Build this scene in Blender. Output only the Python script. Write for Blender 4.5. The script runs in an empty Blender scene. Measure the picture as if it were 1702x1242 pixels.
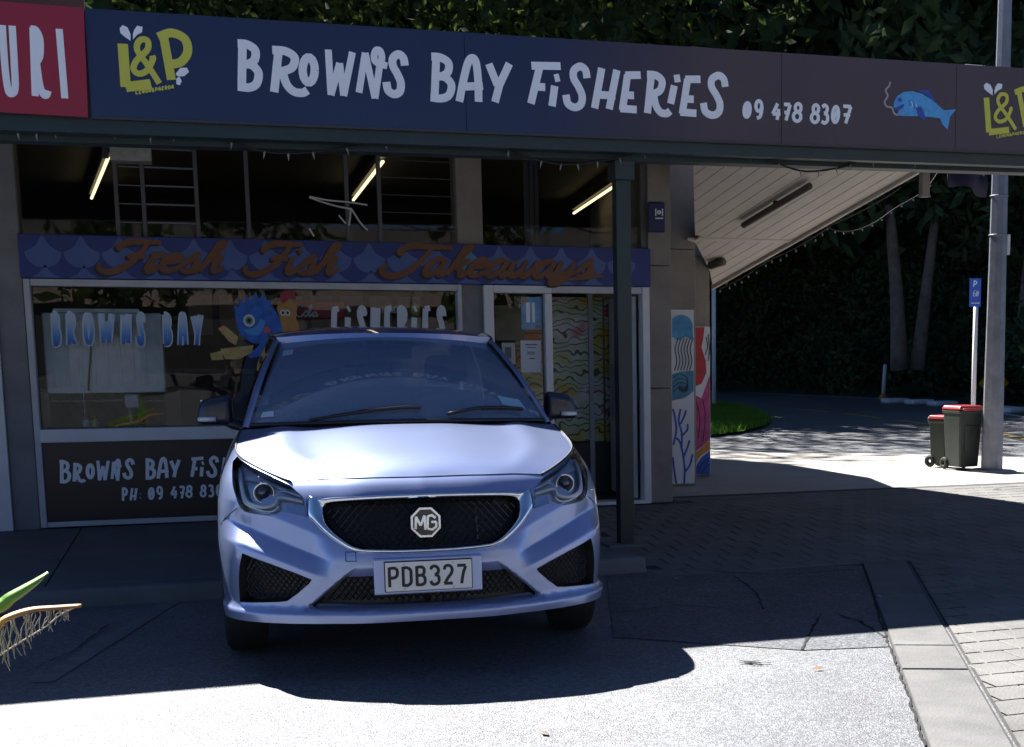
import bpy, bmesh, math, random
import numpy as np
from mathutils import Vector, Matrix
from mathutils.geometry import delaunay_2d_cdt, tessellate_polygon

random.seed(7); rng = np.random.default_rng(7)
scene = bpy.context.scene
col = scene.collection
# ------------------------------------------------------------------ camera
FPX, CX, CY, PITCH, ROLL, CAMH, GA, GD = 2313.55, 1203.53, 918.17, 0.144, -0.0028, 1.3631, 0.3611, 11.8332
IW, IH = 1702.0, 1242.0
CAM = np.array([-GD*math.sin(GA), -GD*math.cos(GA), CAMH])
def _axes():
    fw = np.array([0, math.cos(PITCH), -math.sin(PITCH)]); u = np.array([0, math.sin(PITCH), math.cos(PITCH)]); x = np.array([1, 0, 0.])
    c, s = math.cos(ROLL), math.sin(ROLL); X, U = c*x+s*u, -s*x+c*u
    M = np.array([[math.cos(GA), math.sin(GA), 0], [-math.sin(GA), math.cos(GA), 0], [0, 0, 1]])
    return M@X, M@U, M@fw
AX, AU, AF = _axes()
cd = bpy.data.cameras.new('camera'); cam = bpy.data.objects.new('camera', cd); col.objects.link(cam)
cd.sensor_fit = 'HORIZONTAL'; cd.sensor_width = 36; cd.lens = FPX/IW*36
cd.shift_x = (IW/2-CX)/IW; cd.shift_y = (CY-IH/2)/IW
cd.clip_start = 0.05; cd.clip_end = 1500
cam.matrix_world = Matrix(((AX[0], AU[0], -AF[0], CAM[0]), (AX[1], AU[1], -AF[1], CAM[1]), (AX[2], AU[2], -AF[2], CAM[2]), (0, 0, 0, 1)))
scene.camera = cam
# ------------------------------------------------------------------ sky, sun, exposure
SUN = Vector((-0.36, 0.785, 1.0)).normalized()
world = bpy.data.worlds.new('World'); scene.world = world; world.use_nodes = True
wn = world.node_tree; bg = wn.nodes['Background']
sky = wn.nodes.new('ShaderNodeTexSky'); sky.sky_type = 'NISHITA'; sky.sun_disc = False
sky.sun_elevation = math.asin(SUN.z); sky.sun_rotation = math.atan2(SUN.x, SUN.y)
sky.air_density = 0.4; sky.dust_density = 0.1; sky.ozone_density = 7.0
wn.links.new(sky.outputs[0], bg.inputs[0]); bg.inputs[1].default_value = 0.05
sl = bpy.data.lights.new('sun', 'SUN'); sl.energy = 5.0; sl.angle = math.radians(0.5); sl.color = (1.0, 0.975, 0.945)
so = bpy.data.objects.new('sun', sl); col.objects.link(so); so.location = (0, 0, 30)
so.rotation_euler = (-SUN).to_track_quat('-Z', 'Y').to_euler()
vs = scene.view_settings; vs.view_transform = 'Standard'; vs.look = 'None'; vs.gamma = 1.0; vs.use_curve_mapping = False
vs.exposure = 1.8
scene.render.engine = 'CYCLES'; scene.cycles.use_denoising = True
scene.cycles.max_bounces = 8; scene.cycles.transparent_max_bounces = 16; scene.cycles.caustics_reflective = False
scene.cycles.sample_clamp_indirect = 6

# ------------------------------------------------------------------ pixel helpers (photo pixel -> point of a plane in the place)
def ray(u, v): return AF+AX*(u-CX)/FPX-AU*(v-CY)/FPX
def gz(u, v, z=0.0): d = ray(u, v); return CAM+d*(z-CAM[2])/d[2]
def py(u, v, Y=0.0): d = ray(u, v); return CAM+d*(Y-CAM[1])/d[1]
def pr(P):
    d = np.array(P, float)-CAM; z = d@AF
    return CX+FPX*(d@AX)/z, CY-FPX*(d@AU)/z
def sst(a, b, x):
    t = np.clip((x-a)/(b-a), 0, 1); return t*t*(3-2*t)

# ------------------------------------------------------------------ materials
MATS = {}
def mat(name, c=(.5, .5, .5), rough=.6, metal=0., spec=.5, coat=0., var=0., vscale=3., bump=0., bscale=60., emit=None, estr=0., c2=None, speck=0., trans=0.):
    if name in MATS: return MATS[name]
    m = bpy.data.materials.new(name); m.use_nodes = True; nt = m.node_tree; b = nt.nodes['Principled BSDF']
    b.inputs['Base Color'].default_value = (*c, 1); b.inputs['Roughness'].default_value = rough; b.inputs['Metallic'].default_value = metal
    b.inputs['Specular IOR Level'].default_value = spec; b.inputs['Coat Weight'].default_value = coat; b.inputs['Coat Roughness'].default_value = .03
    if emit: b.inputs['Emission Color'].default_value = (*emit, 1); b.inputs['Emission Strength'].default_value = estr
    tc = None
    if var or c2 or bump or speck:
        tc = nt.nodes.new('ShaderNodeNewGeometry')
    last = None
    if var or c2:
        n = nt.nodes.new('ShaderNodeTexNoise'); n.inputs['Scale'].default_value = vscale; n.inputs['Detail'].default_value = 6; n.inputs['Roughness'].default_value = .65
        nt.links.new(tc.outputs['Position'], n.inputs['Vector'])
        r = nt.nodes.new('ShaderNodeValToRGB'); r.color_ramp.elements[0].position = .3; r.color_ramp.elements[1].position = .7
        a = c2 if c2 else tuple(x*(1-var) for x in c); d = c if c2 else tuple(min(1, x*(1+var)) for x in c)
        r.color_ramp.elements[0].color = (*a, 1); r.color_ramp.elements[1].color = (*d, 1)
        nt.links.new(n.outputs[0], r.inputs[0]); last = r.outputs[0]
    if speck:
        v = nt.nodes.new('ShaderNodeTexVoronoi'); v.inputs['Scale'].default_value = 95
        nt.links.new(tc.outputs['Position'], v.inputs['Vector'])
        hs = nt.nodes.new('ShaderNodeSeparateColor'); nt.links.new(v.outputs['Color'], hs.inputs[0])
        rr = nt.nodes.new('ShaderNodeValToRGB'); rr.color_ramp.elements[0].color = (1-speck, 1-speck, 1-speck, 1); rr.color_ramp.elements[1].color = (1+2.2*speck,)*3+(1,)
        rr.color_ramp.elements[0].position = .2; rr.color_ramp.elements[1].position = 1
        nt.links.new(hs.outputs[0], rr.inputs[0])
        mx = nt.nodes.new('ShaderNodeMix'); mx.data_type = 'RGBA'; mx.blend_type = 'MULTIPLY'; mx.inputs[0].default_value = 1
        if last: nt.links.new(last, mx.inputs[6])
        else: mx.inputs[6].default_value = (*c, 1)
        nt.links.new(rr.outputs[0], mx.inputs[7]); last = mx.outputs[2]
    if last: nt.links.new(last, b.inputs['Base Color'])
    if bump:
        n2 = nt.nodes.new('ShaderNodeTexNoise'); n2.inputs['Scale'].default_value = bscale; n2.inputs['Detail'].default_value = 4
        nt.links.new(tc.outputs['Position'], n2.inputs['Vector'])
        bp = nt.nodes.new('ShaderNodeBump'); bp.inputs['Strength'].default_value = bump; bp.inputs['Distance'].default_value = .01
        nt.links.new(n2.outputs[0], bp.inputs['Height']); nt.links.new(bp.outputs[0], b.inputs['Normal'])
    MATS[name] = m; return m
def glass(name, tint=(.9, .93, .95), rough=.0, ior=1.5, wav=0., dust_sky_tint=0.):
    if name in MATS: return MATS[name]
    m = bpy.data.materials.new(name); m.use_nodes = True; nt = m.node_tree; nt.nodes.clear()
    o = nt.nodes.new('ShaderNodeOutputMaterial'); mx = nt.nodes.new('ShaderNodeMixShader'); t = nt.nodes.new('ShaderNodeBsdfTransparent'); g = nt.nodes.new('ShaderNodeBsdfGlossy'); f = nt.nodes.new('ShaderNodeFresnel')
    t.inputs[0].default_value = (*tint, 1); g.inputs['Roughness'].default_value = rough; f.inputs[0].default_value = ior
    if wav:
        tc = nt.nodes.new('ShaderNodeNewGeometry'); n = nt.nodes.new('ShaderNodeTexNoise'); n.inputs['Scale'].default_value = 1.6
        bp = nt.nodes.new('ShaderNodeBump'); bp.inputs['Strength'].default_value = wav; bp.inputs['Distance'].default_value = .02
        nt.links.new(tc.outputs['Position'], n.inputs['Vector']); nt.links.new(n.outputs[0], bp.inputs['Height']); nt.links.new(bp.outputs[0], g.inputs['Normal'])
    nt.links.new(f.outputs[0], mx.inputs[0]); nt.links.new(t.outputs[0], mx.inputs[1]); nt.links.new(g.outputs[0], mx.inputs[2]); out = mx.outputs[0]
    if dust_sky_tint:
        df = nt.nodes.new('ShaderNodeBsdfDiffuse'); df.inputs[0].default_value = (.45, .60, .85, 1); m2 = nt.nodes.new('ShaderNodeMixShader'); m2.inputs[0].default_value = dust_sky_tint  # dust film tinted blue, the sky reflection is put into its colour
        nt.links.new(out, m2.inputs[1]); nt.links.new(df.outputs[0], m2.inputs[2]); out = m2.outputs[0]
    nt.links.new(out, o.inputs[0])
    MATS[name] = m; return m
def leafmat(name, c, tr=.35, var=.5):
    m = bpy.data.materials.new(name); m.use_nodes = True; nt = m.node_tree; b = nt.nodes['Principled BSDF']; o = nt.nodes['Material Output']
    tc = nt.nodes.new('ShaderNodeNewGeometry'); n = nt.nodes.new('ShaderNodeTexNoise'); n.inputs['Scale'].default_value = .9
    r = nt.nodes.new('ShaderNodeValToRGB'); r.color_ramp.elements[0].position = .3; r.color_ramp.elements[1].position = .72
    r.color_ramp.elements[0].color = (*[x*(1-var) for x in c], 1); r.color_ramp.elements[1].color = (c[0]*(1+var*1.2), c[1]*(1+var), c[2], 1)
    nt.links.new(tc.outputs['Position'], n.inputs['Vector']); nt.links.new(n.outputs[0], r.inputs[0]); nt.links.new(r.outputs[0], b.inputs['Base Color'])
    b.inputs['Roughness'].default_value = .55
    t = nt.nodes.new('ShaderNodeBsdfTranslucent'); nt.links.new(r.outputs[0], t.inputs[0])
    mx = nt.nodes.new('ShaderNodeMixShader'); mx.inputs[0].default_value = tr
    nt.links.new(b.outputs[0], mx.inputs[1]); nt.links.new(t.outputs[0], mx.inputs[2]); nt.links.new(mx.outputs[0], o.inputs[0])
    b.inputs['Specular IOR Level'].default_value = .2; b.inputs['Roughness'].default_value = .75
    MATS[name] = m; return m
asphalt = mat('asphalt', (.12, .124, .134), .55, spec=1.0, var=.25, vscale=1.3, bump=.9, bscale=140, speck=.34)
asphalt2 = mat('asphalt_patch', (.10, .104, .113), .57, var=.2, vscale=2, bump=.7, bscale=120, speck=.35)
concrete = mat('concrete', (.33, .32, .30), .75, var=.22, vscale=2.2, bump=.35, bscale=70)
slabm = mat('slab_concrete', (.15, .16, .16), .7, var=.25, vscale=1.4, bump=.3, bscale=50)
paverm = mat('paver', (.155, .15, .142), .72, var=.28, vscale=1.7, bump=.45, bscale=90)
jointm = mat('joint_sand', (.055, .052, .05), .9, var=.3, vscale=20)
stonem = mat('pillar_stone', (.27, .235, .20), .8, var=.18, vscale=4, bump=.3, bscale=120)
greyp = mat('grey_pillar', (.22, .215, .22), .75, var=.2, vscale=3, bump=.25, bscale=80)
whitep = mat('white_paint', (.72, .72, .72), .45, var=.08, vscale=5, bump=.1, bscale=30)
dullwhite = mat('dull_white', (.52, .52, .53), .5, var=.12, vscale=4)
greenp = mat('green_paint', (.008, .026, .028), .4, var=.2, vscale=4)
navy = mat('navy_sign', (.014, .018, .055), .16, spec=.5, var=.12, vscale=.9)
redsign = mat('red_sign', (.33, .012, .03), .3, var=.06, vscale=2)
letw = mat('letter_white', (.86, .89, .92), .4)
lpy = mat('lemon_yellow', (.62, .60, .07), .4)
blackpanel = mat('black_panel', (.012, .011, .014), .35, var=.2, vscale=3)
boardblue = mat('board_blue', (.017, .034, .19), .5, var=.12, vscale=5)
boardlight = mat('board_light_blue', (.07, .12, .32), .5, var=.1, vscale=5)
boardteal = mat('board_teal', (.08, .22, .36), .5)
orange = mat('script_orange', (.17, .06, .018), .5, var=.15, vscale=9)
scriptdark = mat('script_shadow', (.008, .008, .02), .5)
soffm = mat('soffit_white', (.62, .56, .50), .6, var=.07, vscale=3)
darkmetal = mat('dark_metal', (.03, .03, .033), .45)
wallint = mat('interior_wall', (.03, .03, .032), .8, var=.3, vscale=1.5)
galv = mat('galvanised', (.17, .18, .21), .5, metal=.3, var=.25, vscale=6, bump=.1, bscale=40)
cable = mat('black_cable', (.01, .01, .01), .6)
tubem = mat('fluorescent', (1, 1, 1), .5, emit=(1, .80, .42), estr=.9)
shopglass = glass('shop_glass', (.80, .83, .85), .0, 1.5, wav=.06)
upglass = glass('upper_glass', (.62, .64, .66), .02, 1.45)
grassm = mat('grass_ground', (.07, .15, .025), .9, var=.4, vscale=8)
barkm = mat('bark', (.19, .14, .105), .9, var=.35, vscale=5, bump=.6, bscale=20)
leaf1 = leafmat('leaf_dark', (.062, .096, .052), .25); leaf2 = leafmat('leaf_mid', (.042, .066, .02), .45); leafg = leafmat('grass_blade', (.13, .28, .04), .4, .3)

# ------------------------------------------------------------------ object helpers
def link(o, parent=None, loc=None):
    col.objects.link(o)
    if parent is not None:
        o.parent = parent
        if parent.type == 'EMPTY' and not parent.get('local'):
            o.matrix_parent_inverse = Matrix.Translation(-parent.location)
    return o
def mo(name, verts, faces, m, parent=None, smooth=False, normals=None):
    me = bpy.data.meshes.new(name); me.from_pydata([tuple(map(float, v)) for v in verts], [], [tuple(f) for f in faces]); me.materials.append(m)
    if smooth or normals is not None:
        me.polygons.foreach_set('use_smooth', [True]*len(me.polygons))
    me.update()
    if normals is not None: me.normals_split_custom_set_from_vertices([tuple(map(float, n)) for n in normals])
    return link(bpy.data.objects.new(name, me), parent)
def bmo(name, bm, m, parent=None, smooth=False):
    me = bpy.data.meshes.new(name); bm.normal_update(); bm.to_mesh(me); bm.free(); me.materials.append(m)
    if smooth: me.polygons.foreach_set('use_smooth', [True]*len(me.polygons))
    return link(bpy.data.objects.new(name, me), parent)
def box_bm(bm, x0, x1, y0, y1, z0, z1, bev=.0):
    r = bmesh.ops.create_cube(bm, size=1); vsx = r['verts']
    for v in vsx: v.co = Vector(((x0+x1)/2+v.co.x*(x1-x0), (y0+y1)/2+v.co.y*(y1-y0), (z0+z1)/2+v.co.z*(z1-z0)))
    if bev:
        es = list({e for v in vsx for e in v.link_edges}); bmesh.ops.bevel(bm, geom=es, offset=bev, segments=2, affect='EDGES', profile=.5)
def bx(name, x0, x1, y0, y1, z0, z1, m, parent=None, bev=.004):
    bm = bmesh.new(); box_bm(bm, min(x0, x1), max(x0, x1), min(y0, y1), max(y0, y1), min(z0, z1), max(z0, z1), bev); return bmo(name, bm, m, parent)
def thing(name, label, cat, loc=(0, 0, 0), group=None, rotz=0, local=False):
    o = bpy.data.objects.new(name, None); col.objects.link(o); o.location = Vector([float(x) for x in loc]); o.rotation_euler = (0, 0, rotz); o.empty_display_size = .1
    o['label'] = label; o['category'] = cat
    if group: o['group'] = group
    if local: o['local'] = 1
    return o
def tag(o, label, cat, group=None):
    o['label'] = label; o['category'] = cat
    if group: o['group'] = group
    return o
def struct(o, kind='structure'): o['kind'] = kind; return o
def tube(name, pts, r, m, parent=None, seg=8, taper=None, cap=True, smooth=True):
    P = [Vector([float(c) for c in p]) for p in pts]; n = len(P); V = []; F = []
    up = Vector((0, 0, 1)); prev = None
    for i, p in enumerate(P):
        t = ((P[min(i+1, n-1)]-P[max(i-1, 0)])).normalized()
        a = t.cross(up if abs(t.z) < .95 else Vector((1, 0, 0))).normalized() if prev is None else (prev-t*prev.dot(t)).normalized()
        prev = a; b = t.cross(a); rr = r if taper is None else taper[i]
        for k in range(seg):
            an = 2*math.pi*k/seg; V.append(p+a*math.cos(an)*rr+b*math.sin(an)*rr)
    for i in range(n-1):
        for k in range(seg): F.append((i*seg+k, i*seg+(k+1) % seg, (i+1)*seg+(k+1) % seg, (i+1)*seg+k))
    if cap: F.append(tuple(range(seg))[::-1]); F.append(tuple((n-1)*seg+k for k in range(seg)))
    return mo(name, V, F, m, parent, smooth)
def cat_rom(pts, n=8, closed=False):
    pts = [np.array(p, float) for p in pts]
    if closed: P = [pts[-1]]+pts+[pts[0], pts[1]]
    else: P = [2*pts[0]-pts[1]]+pts+[2*pts[-1]-pts[-2]]
    out = []
    for i in range(1, len(P)-2):
        a, b, c, d = P[i-1], P[i], P[i+1], P[i+2]
        for k in range(n):
            t = k/n; out.append(.5*((2*b)+(-a+c)*t+(2*a-5*b+4*c-d)*t*t+(-a+3*b-3*c+d)*t**3))
    if not closed: out.append(P[-2])
    return out
def polyfill(name, pts, Yf, thick, m, parent=None, back=0.):
    """flat cut-out panel on a plane facing -Y: pts = (X, z) outline, front face at Yf"""
    n = len(pts); V = [(p[0], Yf, p[1]) for p in pts]+[(p[0], Yf+thick, p[1]) for p in pts]
    tr = tessellate_polygon([[Vector((p[0], p[1], 0)) for p in pts]])
    F = [tuple(t) for t in tr]+[(i, (i+1) % n, n+(i+1) % n, n+i) for i in range(n)]
    bm = bmesh.new(); bv = [bm.verts.new(v) for v in V]
    for f in F:
        try: bm.faces.new([bv[i] for i in f])
        except ValueError: pass
    bmesh.ops.recalc_face_normals(bm, faces=bm.faces)
    # open-backed: make the front face the outside
    for f in bm.faces:
        if abs(f.normal.y) > .9 and f.normal.y > 0: f.normal_flip()
    return bmo(name, bm, m, parent)
# --- stroke lettering ------------------------------------------------
def ribbon(P, w, taper=False):
    P = [np.array(p, float) for p in P]; n = len(P); L = []; R = []
    for i in range(n):
        t = P[min(i+1, n-1)]-P[max(i-1, 0)]; t = t/(np.linalg.norm(t)+1e-9)
        if 0 < i < n-1:
            t1 = P[i]-P[i-1]; t2 = P[i+1]-P[i]; t1 /= np.linalg.norm(t1)+1e-9; t2 /= np.linalg.norm(t2)+1e-9
            c = max(.45, math.sqrt(max(0, (1+t1@t2)/2))); k = 1/c
        else: k = 1
        ww = w[i] if hasattr(w, '__len__') else w
        nn = np.array([-t[1], t[0]]); L.append(P[i]+nn*ww/2*k); R.append(P[i]-nn*ww/2*k)
    return L, R
def strokes_obj(name, strokes, wid, Yf, m, parent=None, depth=.003, step=.00035, plane='Y'):
    """strokes: list of polylines in (X,z) metres"""
    V = []; F = []
    flat = []
    for s in strokes:
        if isinstance(s, tuple): flat.append(s); continue
        s = [np.array(p, float) for p in s]; cur = [s[0]]
        for i in range(1, len(s)-1):
            cur.append(s[i]); t1 = s[i]-s[i-1]; t2 = s[i+1]-s[i]
            if t1@t2 < .45*np.linalg.norm(t1)*np.linalg.norm(t2): flat.append((cur, wid)); cur = [s[i]]
        cur.append(s[-1]); flat.append((cur, wid))
    for si, (s, w) in enumerate(flat):
        L, R = ribbon(s, w); n = len(L); o = len(V); y = Yf-depth-step*si
        for k_, p in enumerate(L+R): V.append((p[0], y-4e-5*(k_ % n), p[1]))
        for p in L+R: V.append((p[0], Yf, p[1]))
        for i in range(n-1):
            F.append((o+i, o+n+i, o+n+i+1, o+i+1))
            F.append((o+i, o+i+1, o+2*n+i+1, o+2*n+i)); F.append((o+n+i, o+3*n+i, o+3*n+i+1, o+n+i+1))
        F.append((o, o+2*n, o+3*n, o+n)); F.append((o+n-1, o+2*n-1, o+4*n-1, o+3*n-1))
    return mo(name, V, F, m, parent)
def ell(cx, cy, rx, ry, sl=0., n=18, a0=0., a1=360.):
    return [(cx+rx*math.cos(math.radians(a0+(a1-a0)*k/n))+sl*ry*math.sin(math.radians(a0+(a1-a0)*k/n)), cy+ry*math.sin(math.radians(a0+(a1-a0)*k/n))) for k in range(n+1)]
def sm(*p): return cat_rom(p, 6)
GL = {
 'B': [[(.2, .02), (.32, .98)], sm((.12, .98), (.5, .97), (.82, .86), (.8, .66), (.58, .55), (.3, .53)), sm((.3, .53), (.66, .52), (.92, .36), (.82, .12), (.5, .02), (.03, .03))],
 'R': [[(.1, 0), (.27, 1)], sm((.1, .98), (.45, .97), (.68, .84), (.62, .62), (.42, .52), (.2, .48)), sm((.34, .5), (.44, .2), (.62, .04), (.85, .02), (.99, .09))],
 'r': [[(.1, 0), (.27, 1)], sm((.1, .97), (.55, .97), (.86, .84), (.8, .62), (.55, .52), (.2, .48)), sm((.42, .5), (.6, .2), (.95, .02))],
 'O': [ell(.5, .5, .36, .45, .1)],
 'W': [[(.1, 1), (.13, .0), (.5, .72), (.6, .0), (.99, .98)]],
 'N': [[(.03, .1), (.26, .92), (.5, .0), (.66, .62)], sm((.66, .62), (.75, .84), (.7, .98), (.58, .98), (.52, .86), (.58, .74), (.9, .68))],
 'n': [[(.08, 0), (.28, .97), (.68, .03), (.92, 1)]],
 'S': [sm((.96, .72), (.9, .9), (.68, .98), (.42, .88), (.4, .7), (.6, .5), (.74, .3), (.68, .1), (.42, .02), (.14, .1), (.06, .3))],
 'A': [sm((.05, 0), (.22, .45), (.42, .86), (.6, .98), (.74, .88), (.8, .5), (.8, .02)), [(.28, .34), (.98, .38)]],
 'Y': [[(.08, .93), (.42, .42)], [(.95, .97), (.5, .42), (.3, 0)]],
 'F': [[(.14, .92), (.98, .96)], [(.38, .93), (.1, 0)], [(.22, .42), (.52, .42)]],
 'i': [[(.5, .68), (.2, 0)], [(.5, .93), (.98, .97)]],
 'H': [[(.36, 1), (.07, 0)], [(.93, .98), (.62, 0)], [(.2, .34), (.86, .34)]],
 'E': [[(.38, .96), (.12, .0)], [(.28, .95), (.98, .98)], [(.2, .42), (.66, .42)], [(.02, .05), (.78, .04)]],
 'P': [[(.2, 0), (.32, 1)], sm((.14, .97), (.6, .97), (.88, .8), (.78, .55), (.5, .44), (.25, .42))],
 'L': [[(.22, 1), (.14, .08), (.95, .06)]],
 'U': [sm((.12, 1), (.1, .4), (.22, .08), (.5, .03), (.78, .12), (.85, .45), (.9, 1))],
 'I': [[(.45, 1), (.55, 0)]],
 '&': [sm((.95, .02), (.6, .4), (.3, .72), (.38, .94), (.6, .92), (.62, .72), (.35, .5), (.12, .3), (.2, .06), (.5, .04), (.74, .25), (.86, .5))],
 '0': [ell(.5, .5, .33, .44, .14), [(.28, .22), (.74, .8)]],
 '9': [ell(.5, .68, .3, .28, .05), sm((.82, .72), (.78, .4), (.6, .1), (.3, .02))],
 '4': [[(.62, .98), (.08, .34), (.92, .36)], [(.74, .66), (.56, 0)]],
 '7': [[(.15, .95), (.92, .96), (.4, 0)], [(.2, .46), (.85, .5)]],
 '6': [ell(.5, .3, .34, .27, .05), sm((.16, .32), (.24, .66), (.5, .94), (.82, .98))],
 '8': [ell(.55, .75, .28, .22, .05), ell(.45, .27, .36, .25, .05)],
 '3': [sm((.2, .88), (.5, .98), (.8, .86), (.74, .64), (.45, .54)), sm((.45, .54), (.8, .46), (.84, .18), (.5, .02), (.1, .1))],
 ':': [[(.45, .6), (.6, .62)], [(.35, .12), (.5, .14)]],
}
def glyph_px(ch, x0, y0, x1, y1, Y):
    a = py(x0, y0, Y); b = py(x1, y1, Y)
    return [[(a[0]+(b[0]-a[0])*p[0], b[2]+(a[2]-b[2])*p[1]) for p in s] for s in GL[ch]]
def letters_px(items, wpx, Y, m, parent, depth=.003):
    for ch, x0, y0, x1, y1 in items:
        f_ = .84 if ch in 'WN' else 1.
        w = wpx*f_*(py(1000, 300, Y)[0]-py(999, 300, Y)[0])
        h = .34*wpx
        strokes_obj('letter', glyph_px(ch, x0+h, y0+h*.6, x1-h, y1-h*.6, Y), w, Y, m, parent, depth)
def qmat(name, xs): pass

# ================================================================== SETTING
def sheet(name, pts, z, m, parent=None, kind='structure'):
    tr = tessellate_polygon([[Vector((p[0], p[1], 0)) for p in pts]])
    bm = bmesh.new(); bv = [bm.verts.new((p[0], p[1], z(p[0], p[1]) if callable(z) else z)) for p in pts]
    for t in tr: bm.faces.new([bv[i] for i in t])
    bmesh.ops.recalc_face_normals(bm, faces=bm.faces)
    for f in bm.faces:
        if f.normal.z < 0: f.normal_flip()
    o = bmo(name, bm, m, parent)
    if parent is None: struct(o, kind)
    return o
sheet('ground', [(-300, -300), (300, -300), (300, 300), (-300, 300)], 0.0, asphalt)
KY = -2.92   # kerb line of the shop pavement
SX = -1.62   # right end of the raised slab pavement
pav = struct(bx('pavement', -14, SX, KY+.17, 1.2, -.1, .085, slabm, bev=.0))
xs = [-14, -10.2, -8.4, -6.6, -5.0, -3.45, SX]
for a, b in zip(xs[:-1], xs[1:]):
    bx('slab', a+.004, b-.004, KY+.172, -.0, .06, .1, slabm, pav, .006)
kerb = struct(bx('kerb', -14, SX, KY, KY+.10, -.1, .03, concrete, bev=0))
for i in range(9):
    x1 = SX-i*1.2; bm = bmesh.new(); box_bm(bm, x1-1.194, x1, KY-.01, KY+.165, -.05, .1, .022); bmo('kerb_stone', bm, slabm, kerb, True)
# right-hand block paving, ramping down to the bay
def pz(x, y): return .008+.09*float(sst(-3.0, -.9, y))
lineA, lineB = (0.09, -3.15), (-1.58, -7.05)
def line_x(y): return lineA[0]+(lineB[0]-lineA[0])*(y-lineA[1])/(lineB[1]-lineA[1])
bmp = bmesh.new()
ys = [-9.5+.25*i for i in range(41)]
rowv = []
for y in ys:
    xl = line_x(y) if y < -3.15 else SX+.02
    if -3.15 <= y < KY+.02: xl = -1.4+ (y+3.15)*-.8
    rowv.append([bmp.verts.new((x, y, pz(x, y)-.006)) for x in (xl, 7.5)])
for a, b in zip(rowv[:-1], rowv[1:]): bmp.faces.new((a[0], a[1], b[1], b[0]))
paving = struct(bmo('paving', bmp, jointm))
PS = .2
me_p = None; cells = []; cut = []
for j in range(48):
    y = -9.3+PS*j+PS/2
    for i in range(44):
        x = -2.9+PS*i+(PS/2 if j % 2 else 0)+PS/2
        xl = (line_x(y)+.13 if y < -3.1 else SX+.12)
        if y < -3.05 and xl-.32 < x < xl+.0: cut.append((x, y))
        if x < xl or x > 5.2 or y > .25: continue
        if y > -.12 and x < -.3: continue
        cells.append((x, y))
def paver_geo(x, y, rz=0.):
    h = PS/2-.004; t = h-.004; z = 0; dz = .09*float(sst(-3.0, -.9, y+.05)-sst(-3.0, -.9, y-.05))/.1
    return [(-h, -h, -.005-h*dz), (h, -h, -.005-h*dz), (h, h, -.005+h*dz), (-h, h, -.005+h*dz), (-t, -t, -t*dz), (t, -t, -t*dz), (t, t, t*dz), (-t, t, t*dz)]
PF = [(4, 5, 6, 7), (0, 1, 5, 4), (1, 2, 6, 5), (2, 3, 7, 6), (3, 0, 4, 7)]
def inview(x, y):
    u, v = pr((x, y, pz(x, y))); return -20 < u < IW+20 and 0 < v < IH+20 and (np.array([x, y, 0])-CAM)@AF > 0
vis = sorted([c for c in cells if inview(*c)], key=lambda c: (c[0]-CAM[0])**2+(c[1]-CAM[1])**2)
near = vis[:290]; nearset = set(near); pm = {}
for x, y in near:
    k = round(y, 2)
    if k not in pm:
        me = bpy.data.meshes.new('paver'); me.from_pydata(paver_geo(x, y), [], PF); me.materials.append(paverm); pm[k] = me
    o = bpy.data.objects.new('paver', pm[k]); o.location = (x, y, pz(x, y)+random.uniform(-.0012, .0012)); link(o, paving)
V = []; F = []
for x, y in cells:
    if (x, y) in nearset: continue
    o = len(V); V += [(a+x, b+y, c+pz(x, y)+random.uniform(-.001, .001)) for a, b, c in paver_geo(x, y)]; F += [tuple(o+i for i in f) for f in PF]
struct(mo('paver_field', V, F, paverm, paving), 'stuff')
V = []; F = []
for x, y in cut:
    h = PS/2-.006; P = [(x-h, y-h), (x+h, y-h), (x+h, y+h), (x-h, y+h)]; Q = []
    ins = lambda p: p[0] > line_x(p[1])+.012
    for i in range(4):
        a, b = P[i], P[(i+1) % 4]; ia, ib = ins(a), ins(b)
        if ia: Q.append(a)
        if ia != ib:
            fa_, fb_ = a[0]-line_x(a[1])-.012, b[0]-line_x(b[1])-.012; t = fa_/(fa_-fb_); Q.append((a[0]+(b[0]-a[0])*t, a[1]+(b[1]-a[1])*t))
    if len(Q) > 2: o = len(V); V += [(q[0], q[1], pz(*q)) for q in Q]; F.append(tuple(range(o, o+len(Q))))
struct(mo('cut_paver_edge', V, F, paverm, paving), 'stuff')
# concrete channel between bay and paving
chan = None
d = np.array([lineB[0]-lineA[0], lineB[1]-lineA[1]]); d /= np.linalg.norm(d); nrm = np.array([-d[1], d[0]])
if nrm[0] > 0: nrm = -nrm
chan = sheet('channel', [np.array(lineA)+nrm*.01, np.array(lineA)+d*8+nrm*.01, np.array(lineA)+d*8+nrm*.31, np.array(lineA)+nrm*.31], .004, jointm)
for i, (a, b) in enumerate(((0.0, 1.32), (1.32, 2.62), (2.62, 3.1), (3.1, 5.2), (5.2, 7.6))):
    P = [np.array(lineA)+d*(a+.006)+nrm*.02, np.array(lineA)+d*(b-.006)+nrm*.02, np.array(lineA)+d*(b-.006)+nrm*.3, np.array(lineA)+d*(a+.006)+nrm*.3]
    V = [(p[0], p[1], 0) for p in P]+[(p[0]*.985+sum(q[0] for q in P)/4*.015, p[1]*.985+sum(q[1] for q in P)/4*.015, .012) for p in P]
    mo('channel_slab', V, [(4, 5, 6, 7), (0, 1, 5, 4), (1, 2, 6, 5), (2, 3, 7, 6), (3, 0, 4, 7)], mat('channel_concrete', (.135, .132, .128), .75, var=.25, vscale=3, bump=.3, bscale=80), chan)
# patched asphalt beside the car
pp = [gz(1005, 938), gz(1432, 942), gz(1478, 1076), gz(1335, 1082), gz(1020, 1060)]
sheet('asphalt_patch', [(p[0], p[1]) for p in pp], .004, asphalt2)
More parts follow.
